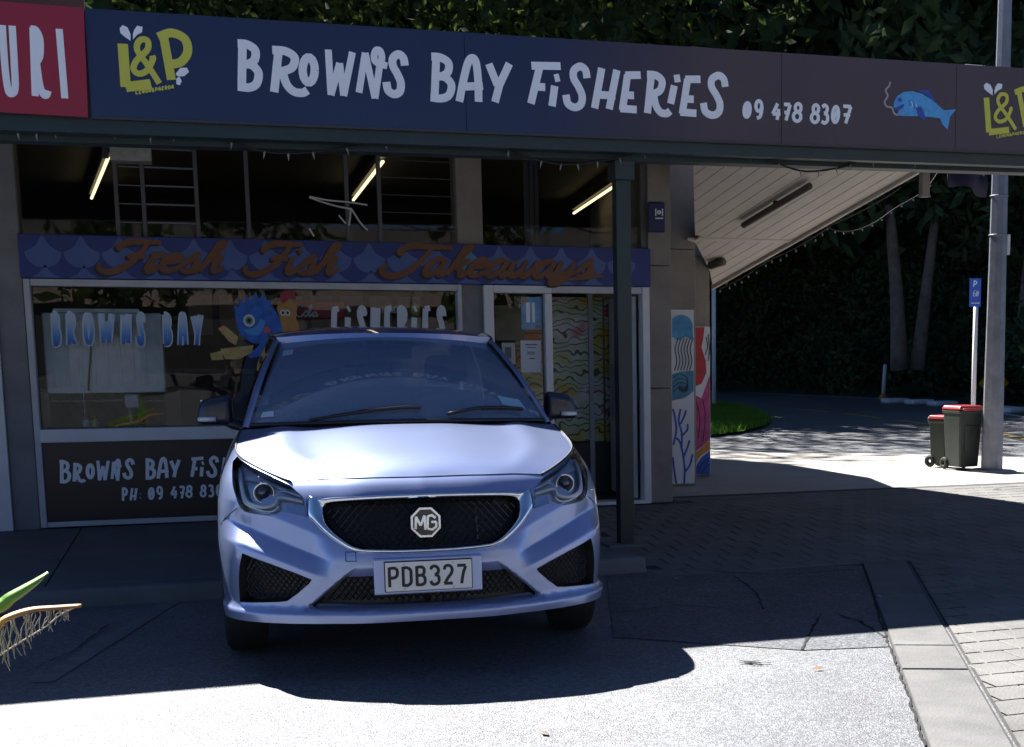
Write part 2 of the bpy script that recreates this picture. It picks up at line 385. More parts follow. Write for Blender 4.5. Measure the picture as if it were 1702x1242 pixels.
# worn parking-bay line on the left
wornm = mat('worn_paint', (.21, .21, .215), .6, c2=(.125, .124, .122), vscale=9, bump=.3, bscale=120)
a, b = gz(300, 992), gz(70, 1135); dd = (b-a)/np.linalg.norm(b-a); nn = np.array([-dd[1], dd[0], 0])*.045
sheet('worn_bay_line', [(p[0], p[1]) for p in (a+nn, b+nn, b-nn, a-nn)], .004, wornm)
# far footpath, road edge line, verge
fp = [(-.4, .26), (5.2, .26), (7.5, .2), (6.6, 1.8), (5.2, 3.2), (4.6, 4.1), (3.6, 4.75), (2.6, 5.3), (2.0, 6.4), (1.3, 6.0), (.2, 3.0)]
sheet('footpath', fp, .075, mat('footpath_concrete', (.40, .375, .34), .8, var=.15, vscale=1.2, bump=.3, bscale=60))
V = []; n = len(fp)
for p in fp: V += [(p[0], p[1], .075), (p[0], p[1], -.02)]
struct(mo('footpath_edge', V, [(2*i, 2*i+1, 2*((i+1) % n)+1, 2*((i+1) % n)) for i in range(n)], concrete))
EDGE = [(9.0, 4.0), (10.8, 9.5), (12.4, 14.7), (13.4, 17.7), (14.2, 21.6), (14.3, 24.7), (13.6, 28.1), (12.8, 31.9), (9, 40), (0, 47), (-30, 52)]
ed = [np.array(p) for p in cat_rom(EDGE, 8)]
def offs(P, dlist):
    rows = []
    for i, p in enumerate(P):
        t = P[min(i+1, len(P)-1)]-P[max(i-1, 0)]; t = t/np.linalg.norm(t); nn = np.array([t[1], -t[0]])
        rows.append([(p+nn*dd_) for dd_ in dlist])
    return rows
rows = offs(ed, [-.45, -.33]); V = []; F = []
for i, r in enumerate(rows):
    V += [(*r[0], .004), (*r[1], .004)]
    if i: F.append((2*i-2, 2*i-1, 2*i+1, 2*i))
struct(mo('road_edge_line', V, F, mat('road_paint', (.7, .7, .7), .6, var=.15, vscale=4)))
dl = [0, .8, 2, 4, 8, 14, 24, 40, 70]; hz = [0, .12, .5, 1.3, 3.0, 5.5, 9, 13, 18]
rows = offs(ed, dl); V = []; F = []; m_ = len(dl)
for i, r in enumerate(rows):
    for k, p in enumerate(r): V.append((p[0], p[1], hz[k]+(random.uniform(-.12, .12)*min(k, 3) if k else -.01)))
    if i:
        for k in range(m_-1): F.append(((i-1)*m_+k, (i-1)*m_+k+1, i*m_+k+1, i*m_+k))
struct(mo('hillside', V, F, mat('bank_earth', (.035, .04, .02), .95, var=.5, vscale=.8), smooth=True))
yl = mat('yellow_line', (.62, .40, .06), .6, var=.2, vscale=5)
cpts = [np.array(p) for p in cat_rom([(7.1, 5.2), (8.2, 9.2), (8.7, 13.8), (8.95, 16.3), (9.0, 19.5), (8.4, 24)], 10)]
for a0, a1 in ((2, 9), (13, 19), (21, 30), (33, 39)):
    r = offs(cpts[a0:a1+1], [-.06, .06]); V = []; F = []
    for i, q in enumerate(r):
        V += [(*q[0], .005), (*q[1], .005)]
        if i: F.append((2*i-2, 2*i-1, 2*i+1, 2*i))
    struct(mo('centre_line', V, F, yl))
# grass verge
gp = [gz(1180, 728), gz(1232, 722), gz(1270, 712), gz(1283, 704), gz(1272, 694), gz(1245, 684), gz(1210, 676), gz(1180, 672)]
gpoly = [(p[0], p[1]) for p in gp]
sheet('verge', gpoly, .05, grassm)
def inpoly(x, y, P):
    c = False; j = len(P)-1
    for i in range(len(P)):
        if (P[i][1] > y) != (P[j][1] > y) and x < (P[j][0]-P[i][0])*(y-P[i][1])/(P[j][1]-P[i][1])+P[i][0]: c = not c
        j = i
    return c
V = []; F = []; bxs = [p[0] for p in gpoly]; bys = [p[1] for p in gpoly]
while len(F) < 5000:
    x = random.uniform(min(bxs), max(bxs)); y = random.uniform(min(bys), max(bys))
    if not inpoly(x, y, gpoly): continue
    a = random.uniform(0, 6.28); h = random.uniform(.05, .13); w = .018; o = len(V); lx = random.uniform(-.05, .05)
    V += [(x-w*math.cos(a), y-w*math.sin(a), .045), (x+w*math.cos(a), y+w*math.sin(a), .045), (x+lx, y+random.uniform(-.05, .05), .05+h)]; F.append((o, o+1, o+2))
struct(mo('verge_grass', V, F, leafg), 'stuff')
# ------------------------------------------------------------------ foliage
def leaves(centres, n, size, flat=1.0, shell=.55):
    """numpy leaf quads round clump centres [(x,y,z,r)] -> verts, faces arrays"""
    out = []
    for (x, y, z, r) in centres:
        dd = rng.normal(size=(n, 3)); dd /= np.linalg.norm(dd, axis=1)[:, None]
        rad = r*(shell+(1-shell)*rng.random(n))**.8*(1+.18*rng.normal(size=n))
        c = np.array([x, y, z])+dd*rad[:, None]*np.array([1, 1, flat])
        a = rng.normal(size=(n, 3)); a /= np.linalg.norm(a, axis=1)[:, None]
        b = np.cross(a, rng.normal(size=(n, 3))); b /= np.linalg.norm(b, axis=1)[:, None]+1e-9
        s = size*(.55+.9*rng.random(n))[:, None]
        q = np.stack([c-a*s, c+b*s*.42, c+a*s, c-b*s*.42], 1)
        out.append(q.reshape(-1, 3))
    V = np.concatenate(out); nq = len(V)//4
    return V, nq
def leaf_mesh(name, V, nq, m):
    me = bpy.data.meshes.new(name); me.vertices.add(len(V)); me.vertices.foreach_set('co', V.astype(np.float32).ravel())
    me.loops.add(nq*4); me.loops.foreach_set('vertex_index', np.arange(nq*4, dtype=np.int32))
    me.polygons.add(nq); me.polygons.foreach_set('loop_start', np.arange(0, nq*4, 4, dtype=np.int32)); me.polygons.foreach_set('loop_total', np.full(nq, 4, dtype=np.int32))
    me.materials.append(m); me.update(); me.validate(); return me
def bank_pt(i, dist):
    r = offs(ed, [dist])[i][0]; return r, float(np.interp(dist, dl, hz))
cl = []
for i in range(2, len(ed)-6):      # undergrowth and crowns along the bank beyond the road
    for dist, zz, r in ((1.6, .9, 1.1), (3.4, 2.4, 1.7), (5.5, 4.6, 2.4), (8, 7.5, 2.8), (8, 11.5, 3.0)):
        p, h = bank_pt(i, dist+random.uniform(-.6, .6)); cl.append((p[0], p[1], zz+random.uniform(-.4, .5), r*random.uniform(.8, 1.2)))
V1, n1 = leaves(cl, 900, .11)
cl2 = []
for x in np.arange(-14, 13, 2.6):    # trees behind the shop roof
    for zz, yy, r in ((3.4, 16.5, 2.2), (6.4, 17.5, 2.8), (9.6, 18, 3.0), (12.6, 18.5, 2.8), (15.2, 18.6, 2.4)):
        if x > 2.5 and zz < 9: continue
        if x > 8: continue
        cl2.append((x+random.uniform(-1, 1), yy+random.uniform(-1, 1)+.3*max(0, x), zz+random.uniform(-.8, .8), r*random.uniform(.8, 1.15)))
V2, n2 = leaves(cl2, 1150, .125)
cl3 = []
for x in np.arange(-22, 34, 4.2):    # high canopy further back, mostly out of view, added to shade road and bank
    for zz, yy, r in ((9, 33, 3.6), (13.5, 34, 4.0), (18, 35, 4.2), (22.5, 36, 4.0), (27, 37, 3.6)):
        cl3.append((x+random.uniform(-1.5, 1.5), yy+random.uniform(-2, 2)-.25*max(0, x-6), zz+random.uniform(-1, 1), r*random.uniform(.85, 1.15)))
for x in np.arange(-4, 24, 4.4):  # unseen back row, added to keep the bank in shade
    for zz, yy, r in ((6, 42, 3.6), (10.5, 43, 4.0), (15, 44, 4.2), (20, 45, 4.2)): cl3.append((x+random.uniform(-1.5, 1.5), yy+random.uniform(-1.5, 1.5), zz+random.uniform(-1, 1), r))
V3, n3 = leaves(cl3, 1150, .62)
wl = bpy.data.objects.new('woodland', leaf_mesh('woodland', np.concatenate([V1, V3]), n1+n3, leaf1)); link(wl); struct(wl, 'stuff')
wl2 = bpy.data.objects.new('woodland', leaf_mesh('woodland', V2, n2, leaf2)); link(wl2); struct(wl2, 'stuff')
def tree(label, base, trunks, crown, nleaf=420, ls=.22, m=leaf1):
    t = thing('tree', label, 'tree', base, 'trees on the bank beyond the road')
    for pts, r0 in trunks:
        P = cat_rom([np.array(base)+np.array(p) for p in pts], 4); tube('trunk', P, r0, barkm, t, 9, taper=[r0*(1-.55*i/len(P)) for i in range(len(P))])
    cs = [(base[0]+x, base[1]+y, base[2]+z, r) for x, y, z, r in crown]
    V, n = leaves(cs, nleaf, ls); o = bpy.data.objects.new('crown', leaf_mesh('crown', V, n, m)); link(o, t)
    return t
tb = py(1510, 575, 20.0)
tree('dark tree with two leaning pale trunks on the bank beyond the road', (tb[0], 20.0, max(.6, tb[2])), [([(-.25, 0, -.6), (-.35, 0, 1.2), (-.6, 0, 3.4)], .23), ([(.25, 0, -.6), (.45, 0, 1.2), (.75, 0, 3.6)], .2)],
     [(-1.4, .4, 4.6, 1.5), (0, 0, 5.4, 1.8), (1.6, .2, 5.0, 1.6), (.4, -.4, 4.0, 1.2), (2.4, 0, 3.4, 1.1), (-2.2, .4, 3.4, 1.0), (0, .5, 7.2, 1.8)])
tb = py(1697, 610, 19.0)
tree('dark tree with a single trunk standing behind the lamp post', (tb[0], 19.0, max(.5, tb[2])), [([(0, 0, -.6), (.05, 0, 1.5), (.2, 0, 3.6)], .2)], [(0, 0, 4.4, 1.5), (-1.0, 0, 3.6, 1.0), (1.1, .3, 4.2, 1.3), (.2, 0, 6.2, 1.6)])
# far side of the street behind the viewer: what the panes and paint mirror
opp = thing('shop_row', 'long pale two storey row of shops across the street', 'building', (0, -46, 0))
bx('wall', -40, 40, -52, -46, 0, 6.2, mat('opposite_wall', (.13, .12, .115), .8, var=.3, vscale=.3), opp)
for i in range(12):
    bx('window', -36+6*i, -32.4+6*i, -46, -45.96, .6, 2.7, darkmetal, opp); bx('parapet', -38+6*i, -32.1+6*i, -46, -45.6, 3.1, 3.7, mat('opposite_fascia', (.25, .2, .17), .7), opp)
apt = thing('apartment_block', 'tall beige apartment block across the street', 'building', (38, -50, 0))
bx('wall', 15, 62, -64, -48, 0, 17, mat('beige_render', (.24, .20, .165), .8, var=.15, vscale=.2), apt)
for i in range(9):
    for j in range(5): bx('window', 18+5*i, 20.6+5*i, -48, -47.95, 1.2+3.2*j, 2.9+3.2*j, darkmetal, apt, 0)
V, n = leaves([(-22+7*i+random.uniform(-2, 2), -40+random.uniform(-2, 2), 4.4+random.uniform(-.5, .8), 2.3) for i in range(7)], 400, .34)
sto = bpy.data.objects.new('street_tree_foliage', leaf_mesh('street_tree_foliage', V, n, leaf2)); link(sto); struct(sto, 'stuff')
# ================================================================== SHOP BUILDING
X0, XW, XP, XD, XA = -5.27, -2.19, -2.02, -.655, -.46      # window left, window right, door left, door right, pier end
ZB, ZH, ZT = .1, 1.877, 2.185
shop = thing('shop_building', 'low corner fish shop with stone piers, white framed window and recessed glass door', 'building', (-3, 0, .1))
ZR = 3.25
bx('pier', XD, XA, 0, .35, ZB, 1.05, stonem, shop, .006); bx('pier', XD, XA, 0, .35, 1.056, 2.05, stonem, shop, .006); bx('pier', XD, XA, 0, .35, 2.056, ZR, stonem, shop, .006)
bx('pier', XW, XP, .02, .3, ZB, ZH+.02, greyp, shop, .006)
bx('pier', XW-.01, XP+.02, .03, .3, ZT-.02, ZR, stonem, shop, .006)
xa = py(12, 462)[0]
bx('pier', X0-.17, X0, -.03, .3, ZB, ZR, greyp, shop, .008)
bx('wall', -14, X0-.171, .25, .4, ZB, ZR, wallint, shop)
bx('roof', -14, XA, .0, 6, ZR, ZR+.14, greyp, shop)
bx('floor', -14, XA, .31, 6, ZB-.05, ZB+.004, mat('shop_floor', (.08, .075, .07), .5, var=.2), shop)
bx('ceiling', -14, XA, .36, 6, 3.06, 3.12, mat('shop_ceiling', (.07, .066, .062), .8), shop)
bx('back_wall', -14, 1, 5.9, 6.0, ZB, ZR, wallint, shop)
# side wall, stepped piers
def prism(name, pts, z0, z1, m, parent):
    n = len(pts); V = [(p[0], p[1], z0) for p in pts]+[(p[0], p[1], z1) for p in pts]
    bm = bmesh.new(); bv = [bm.verts.new(v) for v in V]
    for f in [tuple(range(n)), tuple(range(n, 2*n))]+[(i, (i+1) % n, n+(i+1) % n, n+i) for i in range(n)]: bm.faces.new([bv[i] for i in f])
    bmesh.ops.recalc_face_normals(bm, faces=bm.faces); return bmo(name, bm, m, parent)
RP = [(XA+.002, .36), (-.40, .36), (.10, 1.6), (.56, 2.5), (1.0, 4.3), (.9, 5.99), (XA+.002, 5.99)]
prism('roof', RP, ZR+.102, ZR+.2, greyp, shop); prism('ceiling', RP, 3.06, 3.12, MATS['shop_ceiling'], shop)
prism('side_wall', [(-.60, .3), (-.52, .3), (.02, 1.6), (.5, 2.5), (1.02, 4.3), (.9, 6), (.5, 6)], ZB-.1, ZR+.1, stonem, shop)
BX0, BX1, CX0, CX1 = .02, .285, .42, .757
for (a, b, y0_, zs) in ((BX0-.25, BX1, 1.5, (ZB-.09, ZR)), (CX0-.2, CX1, 2.4, (ZB-.09, ZR))):
    bx('pier', a, b, y0_, y0_+.35, zs[0], 2.30, stonem, shop, .006); bx('pier', a, b, y0_, y0_+.35, 2.305, zs[1], stonem, shop, .006)
bx('downpipe', -.445, -.415, .28, .31, 1.92, ZR, darkmetal, shop, .004)
# main window
def zpx(u, v, Y=0.): return float(py(u, v, Y)[2])
zs1, zs0 = zpx(100, 713), zpx(100, 735)
win = mo('shop_window', [(X0, .06, zs1), (XW, .06, zs1), (XW, .06, ZH), (X0, .06, ZH)], [(0, 1, 2, 3)], shopglass, shop)
win.name = 'window_pane'
fw = .045
bx('window_frame', X0+.003, X0+fw, -.035, .09, ZB+.01, ZH, dullwhite, shop, .005)
bx('window_frame', XW-fw*.8, XW-.003, -.035, .09, ZB+.01, ZH, dullwhite, shop, .005)
bx('window_frame', X0+fw+.001, XW-fw*.8-.001, -.03, .09, ZH-.05, ZH, dullwhite, shop, .005)
bx('window_sill', X0+fw+.001, XW-fw*.8-.001, -.075, .16, zs0, zs1, whitep, shop, .006)
bx('base_strip', X0+fw+.001, XW-fw*.8-.001, -.03, .05, ZB+.012, ZB+.05, dullwhite, shop, .004)
pan = thing('black_sign_panel', 'black panel under the shop window lettered with shop name and phone number', 'sign', ((X0+XW)/2, 0, .2))
PY0 = -.012
bx('panel', X0+fw+.002, XW-fw*.8-.002, PY0, .04, ZB+.052, zs0-.002, blackpanel, pan, .002)
it = [('B', 95, 766, 119, 802), ('R', 118, 771, 143, 801), ('O', 141, 771, 159, 796), ('W', 159, 765, 184, 799), ('N', 182, 764, 207, 800), ('S', 202, 763, 225, 796),
      ('B', 238, 763, 260, 796), ('A', 258, 761, 283, 796), ('Y', 281, 763, 302, 794), ('F', 313, 760, 342, 793), ('i', 330, 768, 342, 793), ('S', 341, 759, 365, 793)]
letters_px(it, 5.0, PY0, letw, pan, .002)
x = 365
for ch, w in zip('HErES', (24, 20, 23, 20, 24)): letters_px([(ch, x, 760, x+w, 792)], 5.0, PY0, letw, pan, .002); x += w
it = [('P', 200, 811, 214, 833), ('H', 214, 811, 230, 832), (':', 230, 815, 237, 830), ('0', 244, 810, 259, 831), ('9', 258, 808, 273, 830), ('4', 282, 808, 297, 829), ('7', 296, 808, 309, 829), ('8', 307, 807, 322, 827),
      ('8', 331, 806, 345, 826), ('3', 344, 806, 357, 826), ('0', 357, 805, 371, 825), ('7', 371, 805, 384, 825)]
letters_px(it, 3.3, PY0, letw, pan, .002)
# entrance: sidelight, mullion, door leaf
bx('door_frame', XP, XP+.078, -.03, .1, ZB, ZH, whitep, shop, .005)
bx('door_frame', XD-.062, XD-.002, -.03, .1, ZB, ZH, whitep, shop, .005)
XM = py(905, 520)[0]; XM2 = py(917, 520)[0]
bx('door_frame', XP+.079, XM2, -.025, .1, ZH-.06, ZH, whitep, shop, .005)
bx('door_frame', XM2+.001, XD-.063, -.02, .1, ZH-.055, ZH, dullwhite, shop, .005)
bx('door_mullion', XM, XM2, -.02, .1, ZB, ZH-.061, whitep, shop, .005)
bx('door_sill', XP+.079, XD-.063, -.05, .12, ZB+.002, ZB+.03, whitep, shop, .004)
mo('sidelight_pane', [(XP+.078, .05, ZB+.03), (XM, .05, ZB+.03), (XM, .05, ZH-.06), (XP+.078, .05, ZH-.06)], [(0, 1, 2, 3)], shopglass, shop)
bx('sidelight_panel', XP+.08, XM, .04, .07, ZB+.03, zpx(860, 735), darkmetal, shop, .003)
leafx = XD-.10
dl_ = bx('door', leafx-.02, leafx+.015, .08, .78, ZB+.04, ZH-.07, dullwhite, shop, .004)
for zz in (.35, .95, 1.6): bx('hinge', leafx+.016, leafx+.028, .07, .1, zz, zz+.1, darkmetal, dl_, .002)
bx('door_handle', leafx-.05, leafx-.03, .6, .62, .8, 1.25, galv, dl_, .003)
# inner painted screen seen through the doorway
def mural_mat(name):
    m = bpy.data.materials.new(name); m.use_nodes = True; nt = m.node_tree; b = nt.nodes['Principled BSDF']; b.inputs['Roughness'].default_value = .4
    g = nt.nodes.new('ShaderNodeNewGeometry'); mp = nt.nodes.new('ShaderNodeMapping'); nt.links.new(g.outputs['Position'], mp.inputs[0])
    n = nt.nodes.new('ShaderNodeTexNoise'); n.inputs['Scale'].default_value = 2.6; n.inputs['Detail'].default_value = 2; nt.links.new(mp.outputs[0], n.inputs[0])
    r = nt.nodes.new('ShaderNodeValToRGB'); e = r.color_ramp.elements
    e[0].position = .34; e[0].color = (.62, .20, .04, 1); e[1].position = .68; e[1].color = (.05, .28, .40, 1)
    for p, c in ((.42, (.50, .46, .08)), (.50, (.45, .58, .42)), (.58, (.68, .70, .68)), (.63, (.5, .12, .12))): q = e.new(p); q.color = (*c, 1)
    nt.links.new(n.outputs[0], r.inputs[0])
    w = nt.nodes.new('ShaderNodeTexWave'); w.wave_type = 'RINGS'; w.inputs['Scale'].default_value = 6.5; w.inputs['Distortion'].default_value = 11; w.inputs['Detail'].default_value = 1; w.inputs['Detail Scale'].default_value = 1.2
    nt.links.new(mp.outputs[0], w.inputs[0])
    r2 = nt.nodes.new('ShaderNodeValToRGB'); r2.color_ramp.elements[0].position = .06; r2.color_ramp.elements[1].position = .12; nt.links.new(w.outputs[1], r2.inputs[0])
    mx = nt.nodes.new('ShaderNodeMix'); mx.data_type = 'RGBA'; mx.blend_type = 'MULTIPLY'; mx.inputs[0].default_value = .9
    nt.links.new(r.outputs[0], mx.inputs[6]); nt.links.new(r2.outputs[0], mx.inputs[7]); nt.links.new(mx.outputs[2], b.inputs['Base Color'])
    return m
scr = thing('painted_screen', 'inner screen painted with swirling orange, green and teal lines behind the open door', 'mural', (-1.0, .9, .1))
SY = .85
sa = py(918, 735, SY); sb = py(1034, 495, SY); sw_ = (py(980, 700, SY)[0], py(988, 700, SY)[0])
bx('base_panel', sa[0]-.3, sb[0]+.1, SY, SY+.04, ZB+.005, sa[2]-.01, darkmetal, scr, .003)
mur = mural_mat('mural_print')
bx('painted_panel', sa[0]-.3, sw_[0], SY+.005, SY+.03, sa[2], sb[2], mur, scr, .002); bx('painted_panel', sw_[1], sb[0]-.18, SY+.005, SY+.03, sa[2], sb[2], mur, scr, .002); bx('painted_panel', sb[0]-.16, sb[0]+.1, SY+.005, SY+.03, sa[2], sb[2], mur, scr, .002)
bx('rail', sw_[0]+.001, sw_[1]-.001, SY-.01, SY+.04, ZB, sb[2]+.05, dullwhite, scr, .003)
bx('top_rail', sa[0]-.3, sb[0]+.1, SY-.01, SY+.05, sb[2]+.05, sb[2]+.13, mat('dark_wood', (.05, .03, .022), .5), scr, .003)
# notices on the sidelight
def sheet_px(name, u0, v0, u1, v1, Y, m, label, cat, group=None, parts=()):
    a = py(u0, v0, Y); b = py(u1, v1, Y); t = thing(name, label, cat, (a[0], Y, b[2]), group)
    bx('sheet', a[0], b[0], Y-.002, Y, b[2], a[2], m, t, 0)
    for (pu0, pv0, pu1, pv1, pmat) in parts:
        pa = py(pu0, pv0, Y); pb = py(pu1, pv1, Y); bx('printed_block', pa[0], pb[0], Y-.0035, Y-.002, pb[2], pa[2], pmat, t, 0)
    return t
paper = mat('paper', (.62, .66, .70), .7); inkg = mat('ink_grey', (.12, .13, .16), .7); posterb = mat('poster_blue', (.08, .26, .52), .5, var=.35, vscale=14, c2=(.25, .42, .6)); ocre = mat('poster_orange', (.5, .2, .05), .5)
sheet_px('poster', 866, 494, 901, 548, .042, posterb, 'bright blue ice poster stuck high on the glass beside the door', 'poster', None, [(874, 503, 881, 536, letw), (884, 503, 889, 536, letw), (868, 496, 876, 503, ocre), (890, 541, 898, 546, ocre)])
sheet_px('notice', 865, 566, 900, 619, .042, paper, 'white printed notice below the blue poster on the sidelight', 'notice', None, [(873, 572, 893, 574, inkg), (875, 577, 891, 578.5, inkg), (876, 584, 889, 590, mat('ink_pale', (.35, .36, .38), .7)), (880, 595, 889, 597, inkg)])
sheet_px('notice', 834, 570, 857, 606, .042, mat('notice_cream', (.45, .45, .38), .7), 'small framed notice left of the white printed notice', 'notice', None, [(839, 577, 850, 596, inkg)])
bx('backing_board', *[py(822, 512, .5)[0], py(872, 568, .5)[0]], .5, .52, zpx(840, 566, .5), zpx(840, 508, .5), mat('tan_board', (.30, .27, .19), .7), scr)
# upper glazing above the board
up = shop
ztop = 3.05
ux = [X0, py(193, 330)[0], py(238, 330)[0], py(327, 330)[0], py(412, 330)[0], py(578, 330)[0], py(632, 330)[0], XW-.01]
for a in ux[1:-1]: bx('mullion', a-.014, a+.014, .04, .1, ZT, ztop, mat('mullion_grey', (.10, .10, .11), .5), shop, .003)
for a, b in zip(ux[:-1], ux[1:]): mo('upper_pane', [(a+.015, .07, ZT), (b-.015, .07, ZT), (b-.015, .07, ztop), (a+.015, .07, ztop)], [(0, 1, 2, 3)], upglass, shop)
for i in range(6):
    z = ZT+.10+.13*i
    bx('louvre_blade', ux[2]+.016, ux[3]-.016, .045, .065, z, z+.012, mat('louvre_edge', (.16, .18, .20), .4), shop, .002)
    bx('louvre_blade', ux[1]+.016, ux[2]-.016, .045, .065, z, z+.008, MATS['louvre_edge'], shop, .002)
    if i < 5: bx('louvre_blade', ux[6]+.016, ux[7]-.016, .045, .065, z, z+.007, mat('louvre_dark', (.05, .055, .06), .5), shop, .002)
mo('upper_pane', [(XP+.02, .08, ZT), (XD-.05, .08, ZT), (XD-.05, .08, ztop), (XP+.02, .08, ztop)], [(0, 1, 2, 3)], upglass, shop)
bx('mullion', XD-.05, XD-.002, .03, .1, ZT, ztop, MATS['mullion_grey'], shop, .003)
bx('transom', X0, XD, .1, .2, ZH-.01, ZT-.01, darkmetal, shop)
for uu in (876, 884, 892): a = py(uu, 330, .35)[0]; bx('curtain_fold', a-.025, a+.012, .33, .37, ZT-.1, 3.05, mat('curtain', (.16, .16, .165), .8), shop, .008)
# Fresh Fish Takeaways board
brd = thing('fascia_board', 'blue fish-scale board with orange script lettering over the shop window', 'sign', (-3, -.04, 1.9))
BY = -.045
bxl, bxr = X0-.01, XD+.005
bx('board', bxl, bxr, BY, -.001, ZH+.004, ZT, boardblue, brd, .004)
sp = .2525; hs = ZT-ZH
def scale_shape(cx, zc, r):
    P = []
    for k in range(9): a = math.pi+math.pi*k/8; P.append((cx+r*math.cos(a), zc+r*.92*math.sin(a)))
    for k in range(1, 6): t = k/6; P.append((cx+r*(1-t)**1.0*(1-.55*math.sin(math.pi*t)*.75), zc+r*.98*t))
    P.append((cx, zc+r*1.0))
    for k in range(5, 0, -1): t = k/6; P.append((cx-r*(1-t)**1.0*(1-.55*math.sin(math.pi*t)*.75), zc+r*.98*t))
    return P
def clipz(P, lo, hi): return [(min(max(p[0], bxl+.004), bxr-.004), min(max(p[1], lo), hi)) for p in P]
for i in range(19):
    cx = bxl+.155+sp*i*.985; teal = i == 12
    if cx < bxr-.03: polyfill('painted_scale', clipz(scale_shape(cx, ZH+hs*.60, sp*.47), ZH+.008, ZT-.008), BY-.0012, .001, boardteal if teal else boardlight, brd)
    cx2 = cx+sp*.03
    if cx2 < bxr-.05: polyfill('painted_scale', [(cx2-.10, ZH+.008), (cx2+.10, ZH+.008), (cx2+.045, ZH+.035), (cx2+.015, ZH+.07), (cx2, ZH+.10), (cx2-.015, ZH+.07), (cx2-.045, ZH+.035)], BY-.0012, .001, boardlight, brd)
SC = {  # script letters: unit = x-height box, baseline 0, (x, y) with slant added later
 'F': ([sm((.25, 1.25), (.1, 1.45), (.35, 1.75), (.9, 1.8), (1.5, 1.75)), sm((1.05, 1.78), (.95, 1.1), (.75, .4), (.45, 0), (.1, -.12), (-.2, .1), (-.25, .4)), sm((.55, .85), (.9, .92), (1.2, .85))], 1.25),
 'T': ([sm((.2, 1.15), (.0, 1.4), (.3, 1.75), (1.0, 1.75), (1.9, 1.7)), sm((1.15, 1.72), (1.0, 1.0), (.7, .25), (.3, -.1), (-.15, 0), (-.35, .3), (-.2, .6))], 1.25),
 'r': ([sm((.1, 1), (.25, .95), (.2, .4), (.15, 0)), sm((.2, .7), (.4, 1.0), (.6, .95)), sm((.15, .0), (.35, .02), (.6, .35))], .62),
 'e': ([sm((.1, .5), (.45, .6), (.55, .85), (.35, 1.0), (.1, .75), (.05, .35), (.2, .03), (.5, .08), (.75, .4))], .7),
 's': ([sm((0, .3), (.35, 1.0), (.45, .95)), sm((.38, .98), (.5, .6), (.5, .2), (.3, 0), (.05, .1)), sm((.3, 0), (.6, .1), (.75, .4))], .68),
 'h': ([sm((0, .2), (.35, 1.3), (.45, 1.75), (.3, 1.7), (.2, 1.0), (.1, 0)), sm((.12, .4), (.35, .95), (.55, .9), (.5, .4), (.6, .03), (.9, .3))], .85),
 'i': ([sm((.1, 1), (.12, .3), (.25, .02), (.55, .35)), [(.22, 1.3), (.3, 1.42)]], .5),
 'a': ([sm((.6, .9), (.35, 1.0), (.08, .6), (.1, .1), (.35, .05), (.6, .6)), sm((.65, 1.0), (.58, .3), (.7, .02), (.95, .35))], .86),
 'k': ([sm((.05, .2), (.35, 1.3), (.45, 1.75), (.3, 1.65), (.2, 1.0), (.1, 0)), sm((.65, 1.0), (.3, .55), (.2, .5)), sm((.3, .55), (.5, .3), (.6, .02), (.9, .3))], .82),
 'w': ([sm((.05, 1), (.05, .4), (.2, .03), (.45, .3), (.5, 1)), sm((.5, 1), (.48, .3), (.65, .03), (.9, .4), (.95, 1.0))], 1.0),
 'y': ([sm((.05, 1), (.05, .4), (.25, .1), (.5, .4), (.6, 1.0)), sm((.6, 1.0), (.5, .2), (.35, -.32), (.0, -.38), (.1, -.1), (.8, .3))], .82),
}
def script(word, u0, u1, vbase, vx, Y, m, parent, wf=.22, dx=0., dz=0., yo=0.):
    a = py(u0, vbase, Y); b = py(u1, vbase, Y); xh = py(u0, vx, Y)[2]-a[2]
    adv = sum(SC[c][1] for c in word); kx = (b[0]-a[0])/adv; x = a[0]
    za, zb_ = a[2], py(u1, vbase, Y)[2]
    for c in word:
        st = []
        for s in SC[c][0]:
            q = [(x+kx*(p[0]+.32*p[1]-.1)+dx, za+xh*p[1]+dz) for p in s]
            n = len(q); st.append((q, [xh*wf*(.55+.75*math.sin(math.pi*(i+.5)/n)**.7) for i in range(n)]))
        strokes_obj('script_letter', st, .02, Y-yo, m, parent, .0022, .0003); x += kx*SC[c][1]
for m_, dx, dz, yo in ((scriptdark, -.018, -.014, .0015), (orange, 0, 0, .008)):
    script('Fresh', 178, 372, 449, 422, BY, m_, brd, .31, dx, dz, yo)
    script('Fish', 420, 562, 453, 426, BY, m_, brd, .31, dx, dz, yo)
    script('Takeaways', 650, 985, 456, 429, BY, m_, brd, .31, dx, dz, yo)
a = [py(u, v, BY) for u, v in ((915, 460), (940, 464), (970, 462), (1001, 459))]
strokes_obj('script_flourish', [cat_rom([(p[0], p[2]) for p in a], 6)], .028, BY-.008, orange, brd, .002)
